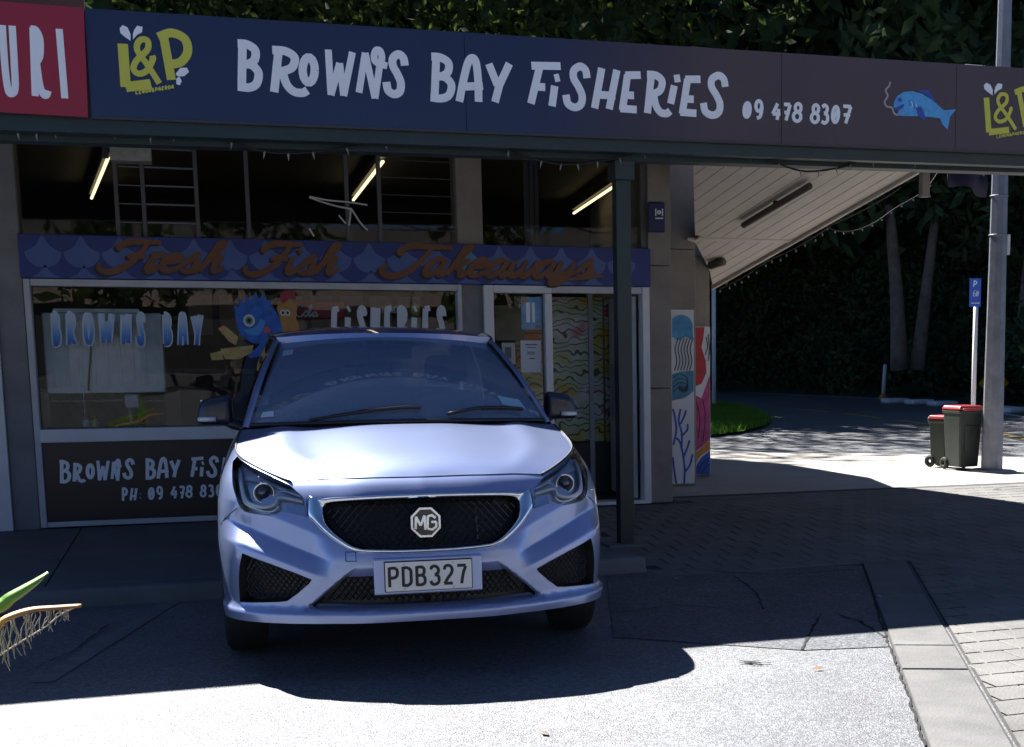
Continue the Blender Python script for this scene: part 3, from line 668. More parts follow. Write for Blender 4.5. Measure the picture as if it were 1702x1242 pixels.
# ------------------------------------------------------------------ window lettering and stickers
gradm = bpy.data.materials.new('letter_gradient'); gradm.use_nodes = True; nt = gradm.node_tree; b = nt.nodes['Principled BSDF']; b.inputs['Roughness'].default_value = .4
g = nt.nodes.new('ShaderNodeNewGeometry'); s_ = nt.nodes.new('ShaderNodeSeparateXYZ'); mr = nt.nodes.new('ShaderNodeMapRange'); r = nt.nodes.new('ShaderNodeValToRGB')
zl0, zl1 = zpx(200, 583, .05), zpx(200, 517, .05); mr.inputs[1].default_value = zl0; mr.inputs[2].default_value = zl1
r.color_ramp.elements[0].color = (.01, .06, .32, 1); r.color_ramp.elements[1].color = (.45, .58, .72, 1); r.color_ramp.elements[0].position = .1; r.color_ramp.elements[1].position = .75
q = r.color_ramp.elements.new(.4); q.color = (.06, .28, .66, 1)
nt.links.new(g.outputs['Position'], s_.inputs[0]); nt.links.new(s_.outputs[2], mr.inputs[0]); nt.links.new(mr.outputs[0], r.inputs[0]); nt.links.new(r.outputs[0], b.inputs['Base Color'])
wlet = thing('window_lettering', 'blue gradient letters with pale outlines painted on the shop window', 'lettering', (-4, .055, 1.5))
outl = mat('letter_outline', (.62, .68, .74), .5)
WY = .052
wi = [('B', 82, 517, 103, 577), ('r', 107, 518, 129, 576), ('O', 134, 518, 160, 577), ('W', 162, 518, 193, 573), ('n', 197, 519, 222, 575), ('S', 223, 519, 244, 577), ('B', 267, 519, 288, 576), ('A', 292, 519, 315, 577), ('Y', 316, 519, 341, 577)]
xx = 547
for ch, w in zip('FiSHEriES', (24, 20, 26, 24, 24, 24, 20, 24, 24)): wi.append((ch, xx, 508, xx+w-2, 566)); xx += w-1.5
for ch, x0, y0, x1, y1 in wi:
    w = .0048
    strokes_obj('letter_outline', glyph_px(ch, x0+4, y0+3, x1-4, y1-3, WY), w*9.0, WY, outl, wlet, .0015, .00008)
    strokes_obj('letter', glyph_px(ch, x0+4, y0+3, x1-4, y1-3, WY), w*5.2, WY-.003, gradm if x0 < 400 else outl, wlet, .0012, .00008)
wv = thing('wave_sticker', 'painted blue cartoon wave holding chips on the shop window', 'sticker', (-3.5, .05, 1.3))
wblue = mat('wave_blue', (.015, .12, .48), .45, var=.35, vscale=16); chip = mat('chip_yellow', (.5, .36, .13), .6, var=.25, vscale=20)
def pxpoly(P, Y): return [(float(py(u, v, Y)[0]), float(py(u, v, Y)[2])) for u, v in P]
polyfill('wave_body', pxpoly([(391, 522), (388, 505), (398, 512), (396, 496), (407, 505), (409, 488), (417, 500), (425, 484), (430, 498), (440, 487), (442, 500), (452, 497), (450, 507), (460, 520), (468, 540), (470, 560), (462, 575), (445, 590), (415, 596), (412, 590), (425, 580), (432, 572), (420, 570), (403, 560), (394, 545)], WY), WY-.003, .002, wblue, wv)
polyfill('wave_curl', pxpoly([(405, 548), (412, 556), (428, 558), (438, 548), (441, 534), (433, 530), (428, 540), (420, 546)], WY), WY-.005, .0015, mat('wave_light', (.06, .3, .7), .45), wv)
e0 = py(414, 533, WY)
for rad, mm, off in ((.042, mat('sticker_white', (.6, .66, .62), .5), .0055), (.028, mat('sticker_green', (.15, .3, .22), .5), .0065), (.016, cable, .0075)):
    polyfill('eye', [(e0[0]+rad*math.cos(t*.524), e0[2]+rad*1.1*math.sin(t*.524)) for t in range(12)], WY-off, .001, mm, wv)
polyfill('tongue', pxpoly([(436, 545), (446, 543), (450, 549), (447, 554), (440, 553)], WY), WY-.0062, .001, mat('tongue_pink', (.5, .1, .1), .5), wv)
for P in ([(349, 588), (368, 583), (372, 598), (352, 599)], [(366, 580), (421, 574), (419, 586), (398, 597), (374, 597)], [(362, 546), (373, 541), (396, 560), (392, 574), (381, 568)]): polyfill('chip', pxpoly(P, WY), WY-.0052-.0004*P[0][0]/100, .0015, chip, wv)
cs = thing('chip_sticker', 'painted orange cartoon chip with red cap beside the blue wave', 'sticker', (-3.2, .05, 1.4))
polyfill('chip_body', pxpoly([(460, 513), (464, 500), (471, 505), (480, 497), (487, 505), (494, 503), (492, 530), (497, 540), (496, 556), (475, 560), (468, 540)], WY), WY-.0022, .0015, mat('chip_orange', (.45, .22, .06), .6, var=.2, vscale=20), cs)
polyfill('cap', pxpoly([(465, 500), (466, 487), (477, 481), (489, 485), (492, 500), (480, 496), (471, 503)], WY), WY-.004, .001, mat('cap_red', (.32, .02, .04), .5), cs)
for uu in (470, 478):
    e0 = py(uu, 520, WY); polyfill('eye', [(e0[0]+.02*math.cos(t*.524), e0[2]+.024*math.sin(t*.524)) for t in range(12)], WY-.005, .001, MATS['sticker_white'], cs); polyfill('pupil', [(e0[0]+.01*math.cos(t*.524), e0[2]+.012*math.sin(t*.524)) for t in range(12)], WY-.0065, .001, cable, cs)
# drinks sign inside
colared = mat('drinks_red', (.42, .012, .016), .4)
dk = thing('drinks_sign', 'red drinks fridge header with white script inside the window', 'sign', (-2.9, .5, 1.5))
DY = .5
bx('panel', py(490, 500, DY)[0], py(572, 500, DY)[0], DY, DY+.05, zpx(520, 530, DY), zpx(520, 501, DY), colared, dk)
a = py(491, 530, DY); k = (py(492, 530, DY)[0]-a[0])
cola = [sm((14, 18), (8, 22), (2, 14), (2, 4), (8, 1), (14, 6)), sm((17, 10), (14, 6), (17, 2), (21, 6), (19, 11), (16, 9)), sm((23, 6), (27, 16), (26, 20), (23, 10), (24, 2), (28, 6)), sm((34, 10), (30, 8), (30, 2), (34, 4), (36, 10), (35, 2), (39, 5))]
strokes_obj('script_letter', [[(a[0]+k*p[0], a[2]+k*p[1]+.01) for p in s] for s in cola], .013, DY-.002, letw, dk, .003)
pt = thing('small_window_sign', 'small white lettered sign with a yellow lemon inside the window', 'sign', (-2.4, .3, 1.6))
x = 634
for ch, w in zip('PArHErEY', (6, 6, 6, 6, 6, 5, 5, 5)): strokes_obj('letter', glyph_px(ch, x, 510, x+w-1, 520, .3), .009, .3, letw if x < 660 else lpy, pt, .002); x += w-1
polyfill('lemon', pxpoly([(683, 518), (684, 509), (690, 504), (697, 509), (698, 518), (693, 525), (687, 524)], .3), .298, .004, lpy, pt)
# goods behind the glass
fz = thing('display_freezer', 'freezer cabinet inside the window, sky reflection put into its pale blue', 'freezer', (-4.3, .45, .1))
FZ = .2
fa, fb = py(78, 650, FZ), py(268, 521, FZ)
skypale = mat('freezer_sky_pale', (.75, .90, .93), .35, var=.14, vscale=7)  # sky reflection on the cabinet front is put into this pale blue
bx('cabinet', fa[0], fb[0], FZ, FZ+.5, ZB, fb[2], skypale, fz, .012)
for k in range(9): xq = fa[0]+.06+(fb[0]-fa[0]-.1)*k/8; bx('rib', xq-.012, xq+.012, FZ-.008, FZ, fa[2]+.03, fb[2]-.06, skypale, fz, .004)
bx('trim', fa[0]+.08, fb[0]-.15, FZ-.012, FZ-.001, fb[2]+.001, fb[2]+.03, skypale, fz, .003)
q = [py(u, v, FZ-.02) for u, v in ((152, 560), (150, 600), (148, 625), (147, 650))]; tube('cord', cat_rom(q, 4), .007, cable, fz, 6)
card = mat('cardboard', (.20, .125, .07), .8, var=.15, vscale=5)
for (u0, u1, v0, lab) in ((66, 140, 652, 'brown cardboard carton at the left end of the window ledge'), (142, 215, 651, 'brown cardboard carton with a paper label on the window ledge'), (217, 300, 650, 'wide brown carton with a dark outline on the window ledge')):
    a = py(u0, 712, .22); b = py(u1, v0, .22); c = thing('carton', lab, 'carton', (a[0], .22, zs1), 'cartons on the window ledge')
    bx('box', a[0], b[0], .2, .4, zs1-.02, b[2], card, c, .006); bx('tape', a[0]+.01, b[0]-.01, .196, .2, (a[2]+b[2])/2+.06, (a[2]+b[2])/2+.075, mat('tape_brown', (.14, .085, .05), .5), c, 0)
    if u0 == 142: bx('label', py(165, 0, .2)[0], py(188, 0, .2)[0], .193, .196, zpx(170, 678, .2), zpx(170, 656, .2), paper, c, 0)
for (u, cc, lab) in ((144, (.5, .5, .55), 'small white and red bottle on the window ledge'), (158, (.35, .38, .1), 'small yellow bottle on the window ledge')):
    p = py(u, 711, .14); c = thing('bottle', lab, 'bottle', (p[0], .14, zs1), 'bottles on the window ledge')
    tube('body', [(p[0], .14, zs1), (p[0], .14, zs1+.05), (p[0], .14, zs1+.06)], .026, mat('bottle_%d' % u, cc, .4), c, 10, taper=[.026, .026, .014]); tube('cap', [(p[0], .14, zs1+.061), (p[0], .14, zs1+.08)], .012, mat('bottle_cap', (.4, .03, .03), .4), c, 8)
cnt = thing('serving_counter', 'dark serving counter deep inside the shop', 'counter', (-2.5, 3, .1)); bx('counter_body', -4.4, -2.1, 3, 3.6, ZB, 1.15, mat('counter_dark', (.07, .06, .06), .5), cnt); bx('counter_top', -4.45, -2.05, 2.95, 3.65, 1.152, 1.2, mat('steel', (.12, .12, .13), .4), cnt)
mb = thing('menu_board', 'dark menu board with pale rows on the back wall inside', 'sign', (-3, 5.8, 1.6)); bx('panel', -4.3, -1.6, 5.8, 5.88, 1.45, 2.1, mat('menu_dark', (.03, .03, .035), .4), mb)
for i in range(8): bx('menu_row', -4.2+.33*i, -3.95+.33*i, 5.79, 5.8, 1.55, 2.0, mat('menu_pale', (.3, .3, .28), .6), mb, 0)
# ceiling tubes inside the shop (lit)
for (p, q_, lab) in (((180, 262), (152, 330), 'leftmost lit fluorescent tube inside the shop'), ((637, 268), (587, 333), 'middle lit fluorescent tube inside the shop'), ((1040, 297), (953, 355), 'lit fluorescent tube behind the green post')):
    a, b = gz(*p, 2.9), gz(*q_, 2.9); t = thing('fluorescent_light', lab, 'light', (a[0], a[1], 2.9), 'fluorescent tubes inside the shop')
    tube('tube', [a+(b-a)*.01, b-(b-a)*.01], .014, tubem, t, 8); d_ = (b-a)/np.linalg.norm(b-a); w = np.array([-d_[1], d_[0], 0])*.025
    V = [*(a+w+[0, 0, .03],), ]; V = [a+w+[0, 0, .035], a-w+[0, 0, .035], b-w+[0, 0, .035], b+w+[0, 0, .035], a+w+[0, 0, .09], a-w+[0, 0, .09], b-w+[0, 0, .09], b+w+[0, 0, .09]]
    mo('batten', V, [(0, 1, 2, 3), (7, 6, 5, 4), (0, 4, 5, 1), (1, 5, 6, 2), (2, 6, 7, 3), (3, 7, 4, 0)], mat('batten_dark', (.045, .04, .035), .6), t)
tp = thing('white_strands', 'thin white strands crossing the upper window', 'tape', (-2.8, .03, 2.4))  # thin white ribbons drawn across the upper pane
for L_ in ([(514, 328), (530, 334), (556, 342), (585, 348)], [(514, 327), (545, 333), (578, 336), (611, 341)], [(583, 346), (592, 360), (600, 372), (611, 383)], [(583, 347), (582, 362), (580, 375)], [(563, 358), (575, 372)], [(514, 380), (522, 393)]):
    q = [py(u, v, .03) for u, v in L_]; strokes_obj('white_strand', [cat_rom([(p[0], p[2]) for p in q], 4)], .012, .03, mat('strand_white', (.6, .6, .6), .4), tp, .001)
# left neighbour: white door frame
nb = thing('neighbour_doorway', 'white painted door frame of the next shop at the left edge', 'door', (-5.8, 0, .1))
xa1 = X0-.172; xa0 = xa1-.11; zt_ = zpx(8, 458, -.02)
bx('jamb', xa0, xa1, -.06, .1, ZB+.002, zt_, whitep, nb, .006); bx('door_panel', xa0-.8, xa0-.03, .0, .06, ZB+.03, zt_-.02, dullwhite, nb, .006); bx('jamb_bead', xa0-.028, xa0-.002, -.03, .06, ZB+.02, zt_-.02, whitep, nb, .004)
bx('threshold', xa0-.8, xa0-.002, -.04, .1, ZB+.001, ZB+.028, dullwhite, nb, .004); bx('lintel', xa0-.8, xa1, -.03, .1, zt_+.002, zt_+.08, greyp, nb, .004)
# ------------------------------------------------------------------ verandah
FY = -2.6
def lin(p, q_, Y):
    a, b = py(*p, Y), py(*q_, Y); s = (b[2]-a[2])/(b[0]-a[0]); return lambda x: a[2]+s*(x-a[0])
ftop, fbot = lin((147, 14), (1600, 107), FY), lin((147, 193), (1600, 250), FY)
ver = thing('verandah', 'dark green shop verandah with post, beam, soffit boards and flat roof', 'verandah', (-1.6, -2.3, .1))
XR = 3.0
def slant_box(name, x0, x1, y0, y1, zb, zt, m, parent):
    V = [(x0, y0, zb(x0)), (x1, y0, zb(x1)), (x1, y1, zb(x1)), (x0, y1, zb(x0)), (x0, y0, zt(x0)), (x1, y0, zt(x1)), (x1, y1, zt(x1)), (x0, y1, zt(x0))]
    return mo(name, V, [(0, 1, 5, 4), (1, 2, 6, 5), (2, 3, 7, 6), (3, 0, 4, 7), (4, 5, 6, 7), (3, 2, 1, 0)], m, parent)
bbot = lin((440, 250), (1640, 288), -2.34)
slant_box('gutter', -9, XR, FY+.03, FY+.15, lambda x: fbot(x)-.085, lambda x: fbot(x)+.1, greenp, ver)
slant_box('beam', -9, XR-.05, -2.42, -2.27, lambda x: bbot(x), lambda x: bbot(x)+.17, greenp, ver)
slant_box('roof', -9, XR, FY+.03, .0, lambda x: ftop(x)-.09, lambda x: ftop(x)-.03, mat('roof_metal', (.3, .31, .32), .5, metal=.3), ver)
slant_box('frame_back', -9, XR, FY+.026, FY+.06, lambda x: fbot(x)+.02, lambda x: ftop(x)-.01, darkmetal, ver)
ptop = bbot(-1.58)
pst = bx('post', -1.625, -1.53, -2.39, -2.295, .09, ptop, greenp, ver, .004)
bx('post_foot', -1.72, -1.46, -2.47, -2.22, .1, .112, slabm, ver, .004)
bx('tie_plate', -1.64, -1.515, -2.43, -2.26, ptop-.12, ptop-.001, greenp, ver, .003)
# soffit: boards over the side walk, falling towards the back
O0 = py(1510, 290, -.5); O1 = py(1185, 475, 3.0)
def soff(x, y): return O0[2]+(O1[2]-O0[2])*(y+.5)/3.5
dxs = (O1[0]-O0[0])/3.5
nb_ = 15; bw = .148; WLX, WLY = [-1.05, -.43, .285, .757, 1.02], [-2.2, -.48, 1.5, 2.4, 3.02]; WLB = [x_-dxs*(y_+.5) for x_, y_ in zip(WLX, WLY)]
for i in range(nb_):
    xr_ = O0[0]-bw*i; xl_ = xr_-bw+.009
    yw_ = float(np.interp(xr_, WLB, WLY))
    for y0_, y1_ in ((-2.2, min(1.35, yw_)), (1.43, min(3.0, yw_))):
        if y1_ < y0_+.05: continue
        V = []
        for end in (0, 1):
            for xx in (xl_, xr_):
                yy = y0_ if end == 0 else min(1.35 if y0_ < 0 else 3.0, max(float(np.interp(xx, WLB, WLY)), y0_+.01)); V.append((xx+dxs*(yy+.5), yy, soff(xx, yy)))
        V += [(a, b, c+.02) for a, b, c in V]
        mo('soffit_board', V, [(1, 0, 2, 3), (4, 5, 7, 6), (0, 1, 5, 4), (1, 3, 7, 5), (3, 2, 6, 7), (2, 0, 4, 6)], soffm, ver)
sr = [(x_, y_) for x_, y_ in zip(WLX[:4], WLY[:4])]+[(1.0, 3.02), (O0[0]-.002+dxs*3.52, 3.02), (O0[0]-.002+dxs*-1.7, -2.2)]
n = len(sr); V = [(a, b, soff(0, b)+.021) for a, b in sr]+[(a, b, soff(0, b)+.14) for a, b in sr]
bm = bmesh.new(); bv = [bm.verts.new(v) for v in V]
for f in [(i, (i+1) % n, n+(i+1) % n, n+i) for i in range(n)]: bm.faces.new([bv[i] for i in f])
for t_ in tessellate_polygon([[Vector((a, b, 0)) for a, b in sr]]): bm.faces.new([bv[i] for i in t_]); bm.faces.new([bv[n+i] for i in t_])
bmesh.ops.recalc_face_normals(bm, faces=bm.faces); bmo('side_roof', bm, mat('soffit_gap', (.09, .08, .075), .8), ver)
V = []
for yy in (-2.2, 3.04):
    for a in (O0[0]+.002, O0[0]+.03): V.append((a+dxs*(yy+.5), yy, soff(0, yy)-.03))
V += [(a, b, c+.19) for a, b, c in V]
mo('edge_fascia', V, [(1, 0, 2, 3), (4, 5, 7, 6), (0, 1, 5, 4), (1, 3, 7, 5), (3, 2, 6, 7), (2, 0, 4, 6)], soffm, ver)
V = []
for yy in (1.35, 1.43):
    for a in (.50, O0[0]): V.append((a+dxs*(yy+.5), yy, soff(0, yy)-.008))
V += [(a, b, c+.02) for a, b, c in V]
mo('soffit_batten', V, [(1, 0, 2, 3), (4, 5, 7, 6), (0, 1, 5, 4), (1, 3, 7, 5), (3, 2, 6, 7), (2, 0, 4, 6)], soffm, ver)
# unlit batten lamps under the soffit
def on_soffit(u, v):
    d_ = ray(u, v); s = (O1[2]-O0[2])/3.5; c0_ = O0[2]+s*.5   # z = c0 + s*y
    t = (c0_+s*CAM[1]-CAM[2])/(d_[2]-s*d_[1]); return CAM+d_*t
for (p, q_, lab, rad) in (((1236, 366), (1346, 300), 'long dark batten lamp under the white boarded soffit', .03), ((1180, 434), (1203, 427), 'short brown bulkhead lamp under the far end of the soffit', .04)):
    a, b = on_soffit(*p), on_soffit(*q_); lm = thing('soffit_lamp', lab, 'lamp', a, 'unlit lamps under the soffit'); dz = np.array([0, 0, -.045]); tube('lamp_body', [a+dz, b+dz], rad, mat('lamp_brown', (.08, .065, .055), .5), lm, 8); tube('bracket', [(a+b)/2+dz, (a+b)/2+[0, 0, .005]], .02, darkmetal, lm, 6)
# ------------------------------------------------------------------ signs on the fascia
sg = thing('fascia_sign', 'long navy fascia sign with white hand lettering, phone number and blue fish', 'sign', (-1.6, FY, 2.7))
cuts = [147, 773, 1299, 1590]
xc = [float(py(u, 120, FY)[0]) for u in cuts]+[XR]
for a, b in zip(xc[:-1], xc[1:]): slant_box('sign_panel', a+.0015, b-.0015, FY, FY+.022, fbot, ftop, navy, sg)
slant_box('edge_trim', xc[0], XR, FY-.006, FY+.03, lambda x: fbot(x)-.014, lambda x: fbot(x)-.001, darkmetal, sg)
BIG = [('B', 386, 68, 438, 151), ('R', 442, 79, 516, 159), ('O', 494, 90, 532, 143), ('W', 537, 80, 593, 163), ('N', 588, 78, 655, 168), ('S', 634, 85, 680, 162),
       ('B', 708, 90, 758, 169), ('A', 755, 91, 808, 174), ('Y', 805, 99, 854, 174), ('F', 871, 101, 938, 178), ('i', 909, 124, 935, 180), ('S', 933, 105, 982, 184), ('H', 980, 110, 1033, 185), ('E', 1025, 119, 1070, 188), ('R', 1067, 120, 1118, 193), ('i', 1106, 125, 1135, 176), ('E', 1125, 126, 1169, 194), ('S', 1162, 120, 1211, 197)]
letters_px(BIG, 11.8, FY, letw, sg, .003)
PH = [('0', 1232, 168, 1251, 198), ('9', 1251, 165, 1271, 199), ('4', 1281, 170, 1300, 201), ('7', 1299, 171, 1316, 202), ('8', 1315, 170, 1336, 204), ('8', 1345, 172, 1365, 206), ('3', 1362, 173, 1379, 207), ('0', 1379, 174, 1398, 207), ('7', 1397, 174, 1417, 207)]
letters_px(PH, 5.8, FY, letw, sg, .003)
def lemon_logo(u0, v0, k):
    def q(P): return pxpoly([(u0+k*a, v0+k*b) for a, b in P], FY)
    ly = FY-.0035; w = .052*k
    strokes_obj('emblem_letter', [[tuple(p) for p in q([(9, 32), (14, 104), (56, 99)])]], w, FY, lpy, sg, .003)
    strokes_obj('emblem_letter', [cat_rom(q([(70, 98), (52, 70), (33, 42), (38, 26), (50, 27), (50, 42), (32, 60), (27, 74), (36, 82), (50, 76), (59, 58), (58, 52)]), 5)], w*.6, FY, lpy, sg, .0045)
    strokes_obj('emblem_letter', [q([(77, 20), (90, 92)]), cat_rom(q([(68, 21), (90, 14), (112, 24), (117, 45), (106, 62), (86, 67)]), 5)], w*.88, FY, lpy, sg, .003)
    for dr in ([(4, 6), (9, 1), (17, 5), (22, 16), (22, 27), (13, 21), (5, 14)], [(28, 9), (33, 2), (42, 4), (41, 13), (33, 17), (26, 25), (26, 16)], [(97, 82), (105, 72), (116, 72), (119, 79), (111, 86), (100, 86)], [(98, 90), (103, 86), (107, 94), (104, 101), (98, 99)]):
        polyfill('emblem_drop', q(dr), FY-.003, .003, letw, sg)
    x = 30
    for ch in 'LEnOn&PAErOA':
        a = py(u0+k*x, v0+k*(110-(x-30)*.16), FY); b = py(u0+k*(x+4.6), v0+k*(116-(x-30)*.16), FY)
        strokes_obj('emblem_small_letter', [[(a[0]+(b[0]-a[0])*p[0], b[2]+(a[2]-b[2])*p[1]) for p in s] for s in GL[ch]], .006*k, FY, lpy, sg, .002); x += 5.4
lemon_logo(195, 41, 1.0); lemon_logo(1632, 137, .80)
Z4 = lambda P: pxpoly([(1150+a*.3243, b*.3243) for a, b in P], FY)
fblue = mat('fish_blue', (.07, .36, .72), .4, var=.2, vscale=30); fdark = mat('fish_dark', (.02, .07, .38), .4)
polyfill('fish_body', Z4([(1033, 545), (1037, 520), (1052, 493), (1085, 472), (1130, 468), (1180, 482), (1230, 512), (1290, 566), (1352, 562), (1322, 600), (1310, 664), (1284, 640), (1270, 607), (1220, 600), (1150, 596), (1090, 596), (1050, 592), (1060, 568), (1040, 562)]), FY-.003, .003, fblue, sg)
polyfill('fish_fin', Z4([(1146, 553), (1172, 546), (1197, 605), (1188, 620), (1160, 600)]), FY-.005, .002, fdark, sg)
polyfill('fish_fin', Z4([(1150, 464), (1210, 462), (1247, 522), (1200, 488)]), FY-.005, .002, fdark, sg)
polyfill('fish_mouth', Z4([(1035, 556), (1085, 533), (1087, 545), (1062, 566), (1040, 566)]), FY-.005, .002, fdark, sg)
e0 = Z4([(1065, 513)])[0]; polyfill('fish_eye', [(e0[0]+.013*math.cos(t*.524), e0[1]+.014*math.sin(t*.524)) for t in range(12)], FY-.005, .002, fdark, sg)
for i in range(7): strokes_obj('fish_scale_line', [Z4([(1110+12*i, 515+7*i), (1118+12*i, 530+7*i), (1114+12*i, 545+7*i)])], .004, FY-.003, letw if i % 2 else fdark, sg, .001)
strokes_obj('smoke_curl', [cat_rom(Z4([(1015, 420), (1010, 442), (992, 464), (1003, 492), (987, 522), (998, 547), (1024, 553), (1036, 582), (1056, 592)]), 5)], .011, FY, mat('smoke_grey', (.4, .38, .4), .5), sg, .003)
rs = thing('red_sign', 'red shop sign with tall white letters at the upper left corner', 'sign', (-5.5, FY, 2.6))
RY = FY-.03
ra = [(-7.2, zpx(0, 185, RY)+.01), (float(py(147, 194, RY)[0])-.002, zpx(147, 195, RY)), (float(py(139, 14, RY)[0]), zpx(139, 13, RY)), (-7.2, zpx(0, 8, RY)+.02)]
polyfill('sign_panel', ra, RY, .035, redsign, rs)
letters_px([('U', -2, 40, 34, 162), ('R', 45, 44, 84, 163), ('I', 88, 46, 118, 166)], 9.0, RY, letw, rs, .003)
bx('wall', -9, float(py(140, 8, -2)[0]), -2.0, -1.9, 3.2, 3.55, mat('brown_parapet', (.09, .045, .035), .8), ver)
# metal flashing behind the fascia at right
fl = thing('roof_flashing', 'pale metal flashing showing above the right end of the fascia', 'flashing', (1, -2.4, 3.3)); a = py(1598, 109, -2.45); bx('sheet', a[0], a[0]+.55, -2.5, -2.2, ftop(1.)-.03, ftop(1.)+.022, whitep, fl); bx('sheet', a[0]+.66, a[0]+1.5, -2.5, -2.2, ftop(1.)-.03, ftop(1.)+.04, whitep, fl)
# fairy lights: cable with bulbs along the beam
fy = thing('fairy_lights', 'black cable of small clear bulbs looped along the green beam', 'string lights', (-2, -2.5, 2.6))
L_ = [(0, 216), (60, 222), (130, 214), (250, 226), (330, 222), (440, 252), (520, 253), (640, 238), (780, 235), (900, 268), (960, 273), (1030, 262), (1120, 246), (1250, 258), (1330, 284), (1390, 280), (1450, 268), (1600, 272)]
q = cat_rom([py(u, v, -2.46) for u, v in L_], 6); tube('cable', q, .007, cable, fy, 5)
bulbm = mat('clear_bulb', (.25, .25, .24), .2)
for i in range(3, len(q)-1, 3):
    p = q[i]; mo('bulb', [(p[0]-.008, p[1], p[2]), (p[0], p[1]-.008, p[2]), (p[0]+.008, p[1], p[2]), (p[0], p[1]+.008, p[2]), (p[0]+random.uniform(-.012, .012), p[1], p[2]-.045), (p[0], p[1], p[2]+.01)], [(0, 1, 4), (1, 2, 4), (2, 3, 4), (3, 0, 4), (1, 0, 5), (2, 1, 5), (3, 2, 5), (0, 3, 5)], bulbm, fy)
# grey box hanging under the verandah at left
ab = thing('heater_box', 'grey weathered box heater hung under the verandah at upper left', 'heater', (-4.5, -.4, 2.6)); a = py(183, 266, -.4); b = py(250, 238, -.4); bx('casing', a[0], b[0], -.4, -.2, a[2], b[2], mat('weathered_grey', (.36, .36, .33), .7, var=.3, vscale=12), ab, .01); bx('bracket', a[0]-.05, a[0]-.01, -.36, -.3, a[2]+.02, b[2]+.45, darkmetal, ab, .003); bx('bracket', b[0]-.08, b[0]-.05, -.32, -.28, b[2]+.001, b[2]+.4, darkmetal, ab, .003)
# small blue hanging sign on the pier
bs = thing('pier_sign', 'small dark blue sign with a white symbol high on the stone pier', 'sign', (-.6, -.03, 2.3)); a = py(1077, 386, -.03); b = py(1105, 337, -.03); bx('plate', a[0], b[0], -.045, -.002, a[2], b[2], mat('sign_blue_dark', (.012, .02, .09), .4), bs, .012)
cq = pxpoly([(1090, 347), (1090, 359), (1101, 359), (1101, 347)], -.046)
strokes_obj('symbol', [[cq[0], cq[1]], [cq[2], cq[3]], pxpoly([(1094, 353), (1098, 353)], -.046), pxpoly([(1089, 363), (1102, 363)], -.046)], .009, -.0455, letw, bs, .002); strokes_obj('symbol', [ell((cq[0][0]+cq[2][0])/2, (cq[0][1]+cq[2][1])/2, .014, .014)], .007, -.0455, letw, bs, .002)
# ------------------------------------------------------------------ murals on the side piers
def mural(label, u0, u1, v0, v1, Y): 
    a = py(u0, v1, Y); b = py(u1, v0, Y); t = thing('mural_panel', label, 'mural', (a[0], Y, a[2]), 'painted panels on the stone piers'); bx('panel', a[0], b[0], Y, Y+.03, a[2], b[2], mat('mural_white', (.66, .68, .70), .5), t, .002); return t
mB, mC = 1.465, 2.365
t = mural('white pier panel painted with a blue jellyfish and blue coral', 1116, 1153, 515, 805, mB)
mblue = mat('mural_blue', (.06, .32, .58), .5, var=.3, vscale=10); mteal = mat('mural_teal', (.05, .22, .36), .5, var=.3, vscale=10); mink = mat('mural_ink', (.01, .012, .03), .5); mdb = mat('mural_deep_blue', (.015, .09, .42), .5, var=.3, vscale=12)
def pc(u, v, r, a0, a1, n=14): return [(u+r*math.cos(math.radians(a0+(a1-a0)*i/n)), v-r*math.sin(math.radians(a0+(a1-a0)*i/n))) for i in range(n+1)]
polyfill('jellyfish_cap', pxpoly([(1117, 560)]+[(u, v) for u, v in pc(1132, 543, 19.5, 140, -10)]+[(1152, 566), (1140, 560), (1128, 566)], mB), mB-.002, .0015, mblue, t)
polyfill('blue_swirl', pxpoly([(1117, 622), (1130, 618), (1153, 616), (1153, 650), (1138, 662), (1117, 666)], mB), mB-.002, .0015, mteal, t)
wpx = .0055
for u in range(1118, 1153, 5): strokes_obj('ink_line', [cat_rom(pxpoly([(u+4, 562), (u-1, 580), (u+2, 600), (u-2, 616)], mB), 5)], wpx*1.6, mB-.002, mink, t, .001) if 1118 < u < 1150 else None
for k in range(4): strokes_obj('ink_line', [cat_rom(pxpoly([(1118, 628+8*k), (1130, 622+7*k), (1143, 630+5*k), (1138, 646+2*k), (1128, 642+2*k)], mB), 5)], wpx*1.3, mB-.002, mink, t, .0022)
for P in ([(1137, 804), (1138, 780), (1135, 755), (1130, 735), (1124, 728)], [(1136, 760), (1142, 745), (1146, 732)], [(1133, 748), (1133, 720), (1128, 700), (1131, 680)], [(1131, 705), (1138, 690), (1140, 682)], [(1133, 725), (1142, 715), (1143, 705)], [(1124, 804), (1121, 785), (1118, 760)], [(1138, 785), (1147, 772), (1151, 755)], [(1119, 740), (1124, 715), (1121, 690), (1118, 680)]):
    strokes_obj('coral_branch', [cat_rom(pxpoly(P, mB), 5)], .019, mB-.001, mdb, t, .0015)
t = mural('pier panel painted with red, pink and orange swirls', 1154, 1180, 543, 789, mC)
polyfill('red_shape', pxpoly([(1154, 544), (1171, 544), (1169, 562), (1166, 578), (1173, 600), (1174, 620), (1166, 638), (1154, 643)], mC), mC-.002, .0015, mat('mural_red', (.42, .02, .03), .5, var=.2, vscale=8), t)
polyfill('pink_shape', pxpoly([(1154, 656), (1166, 662), (1174, 640), (1180, 622), (1180, 730), (1168, 742), (1154, 752)], mC), mC-.002, .0015, mat('mural_pink', (.45, .05, .20), .5, var=.35, vscale=8), t)
polyfill('orange_shape', pxpoly([(1154, 753), (1168, 743), (1180, 731), (1180, 748), (1164, 758), (1155, 772)], mC), mC-.002, .0015, mat('mural_orange', (.6, .25, .04), .5, var=.3, vscale=15), t)
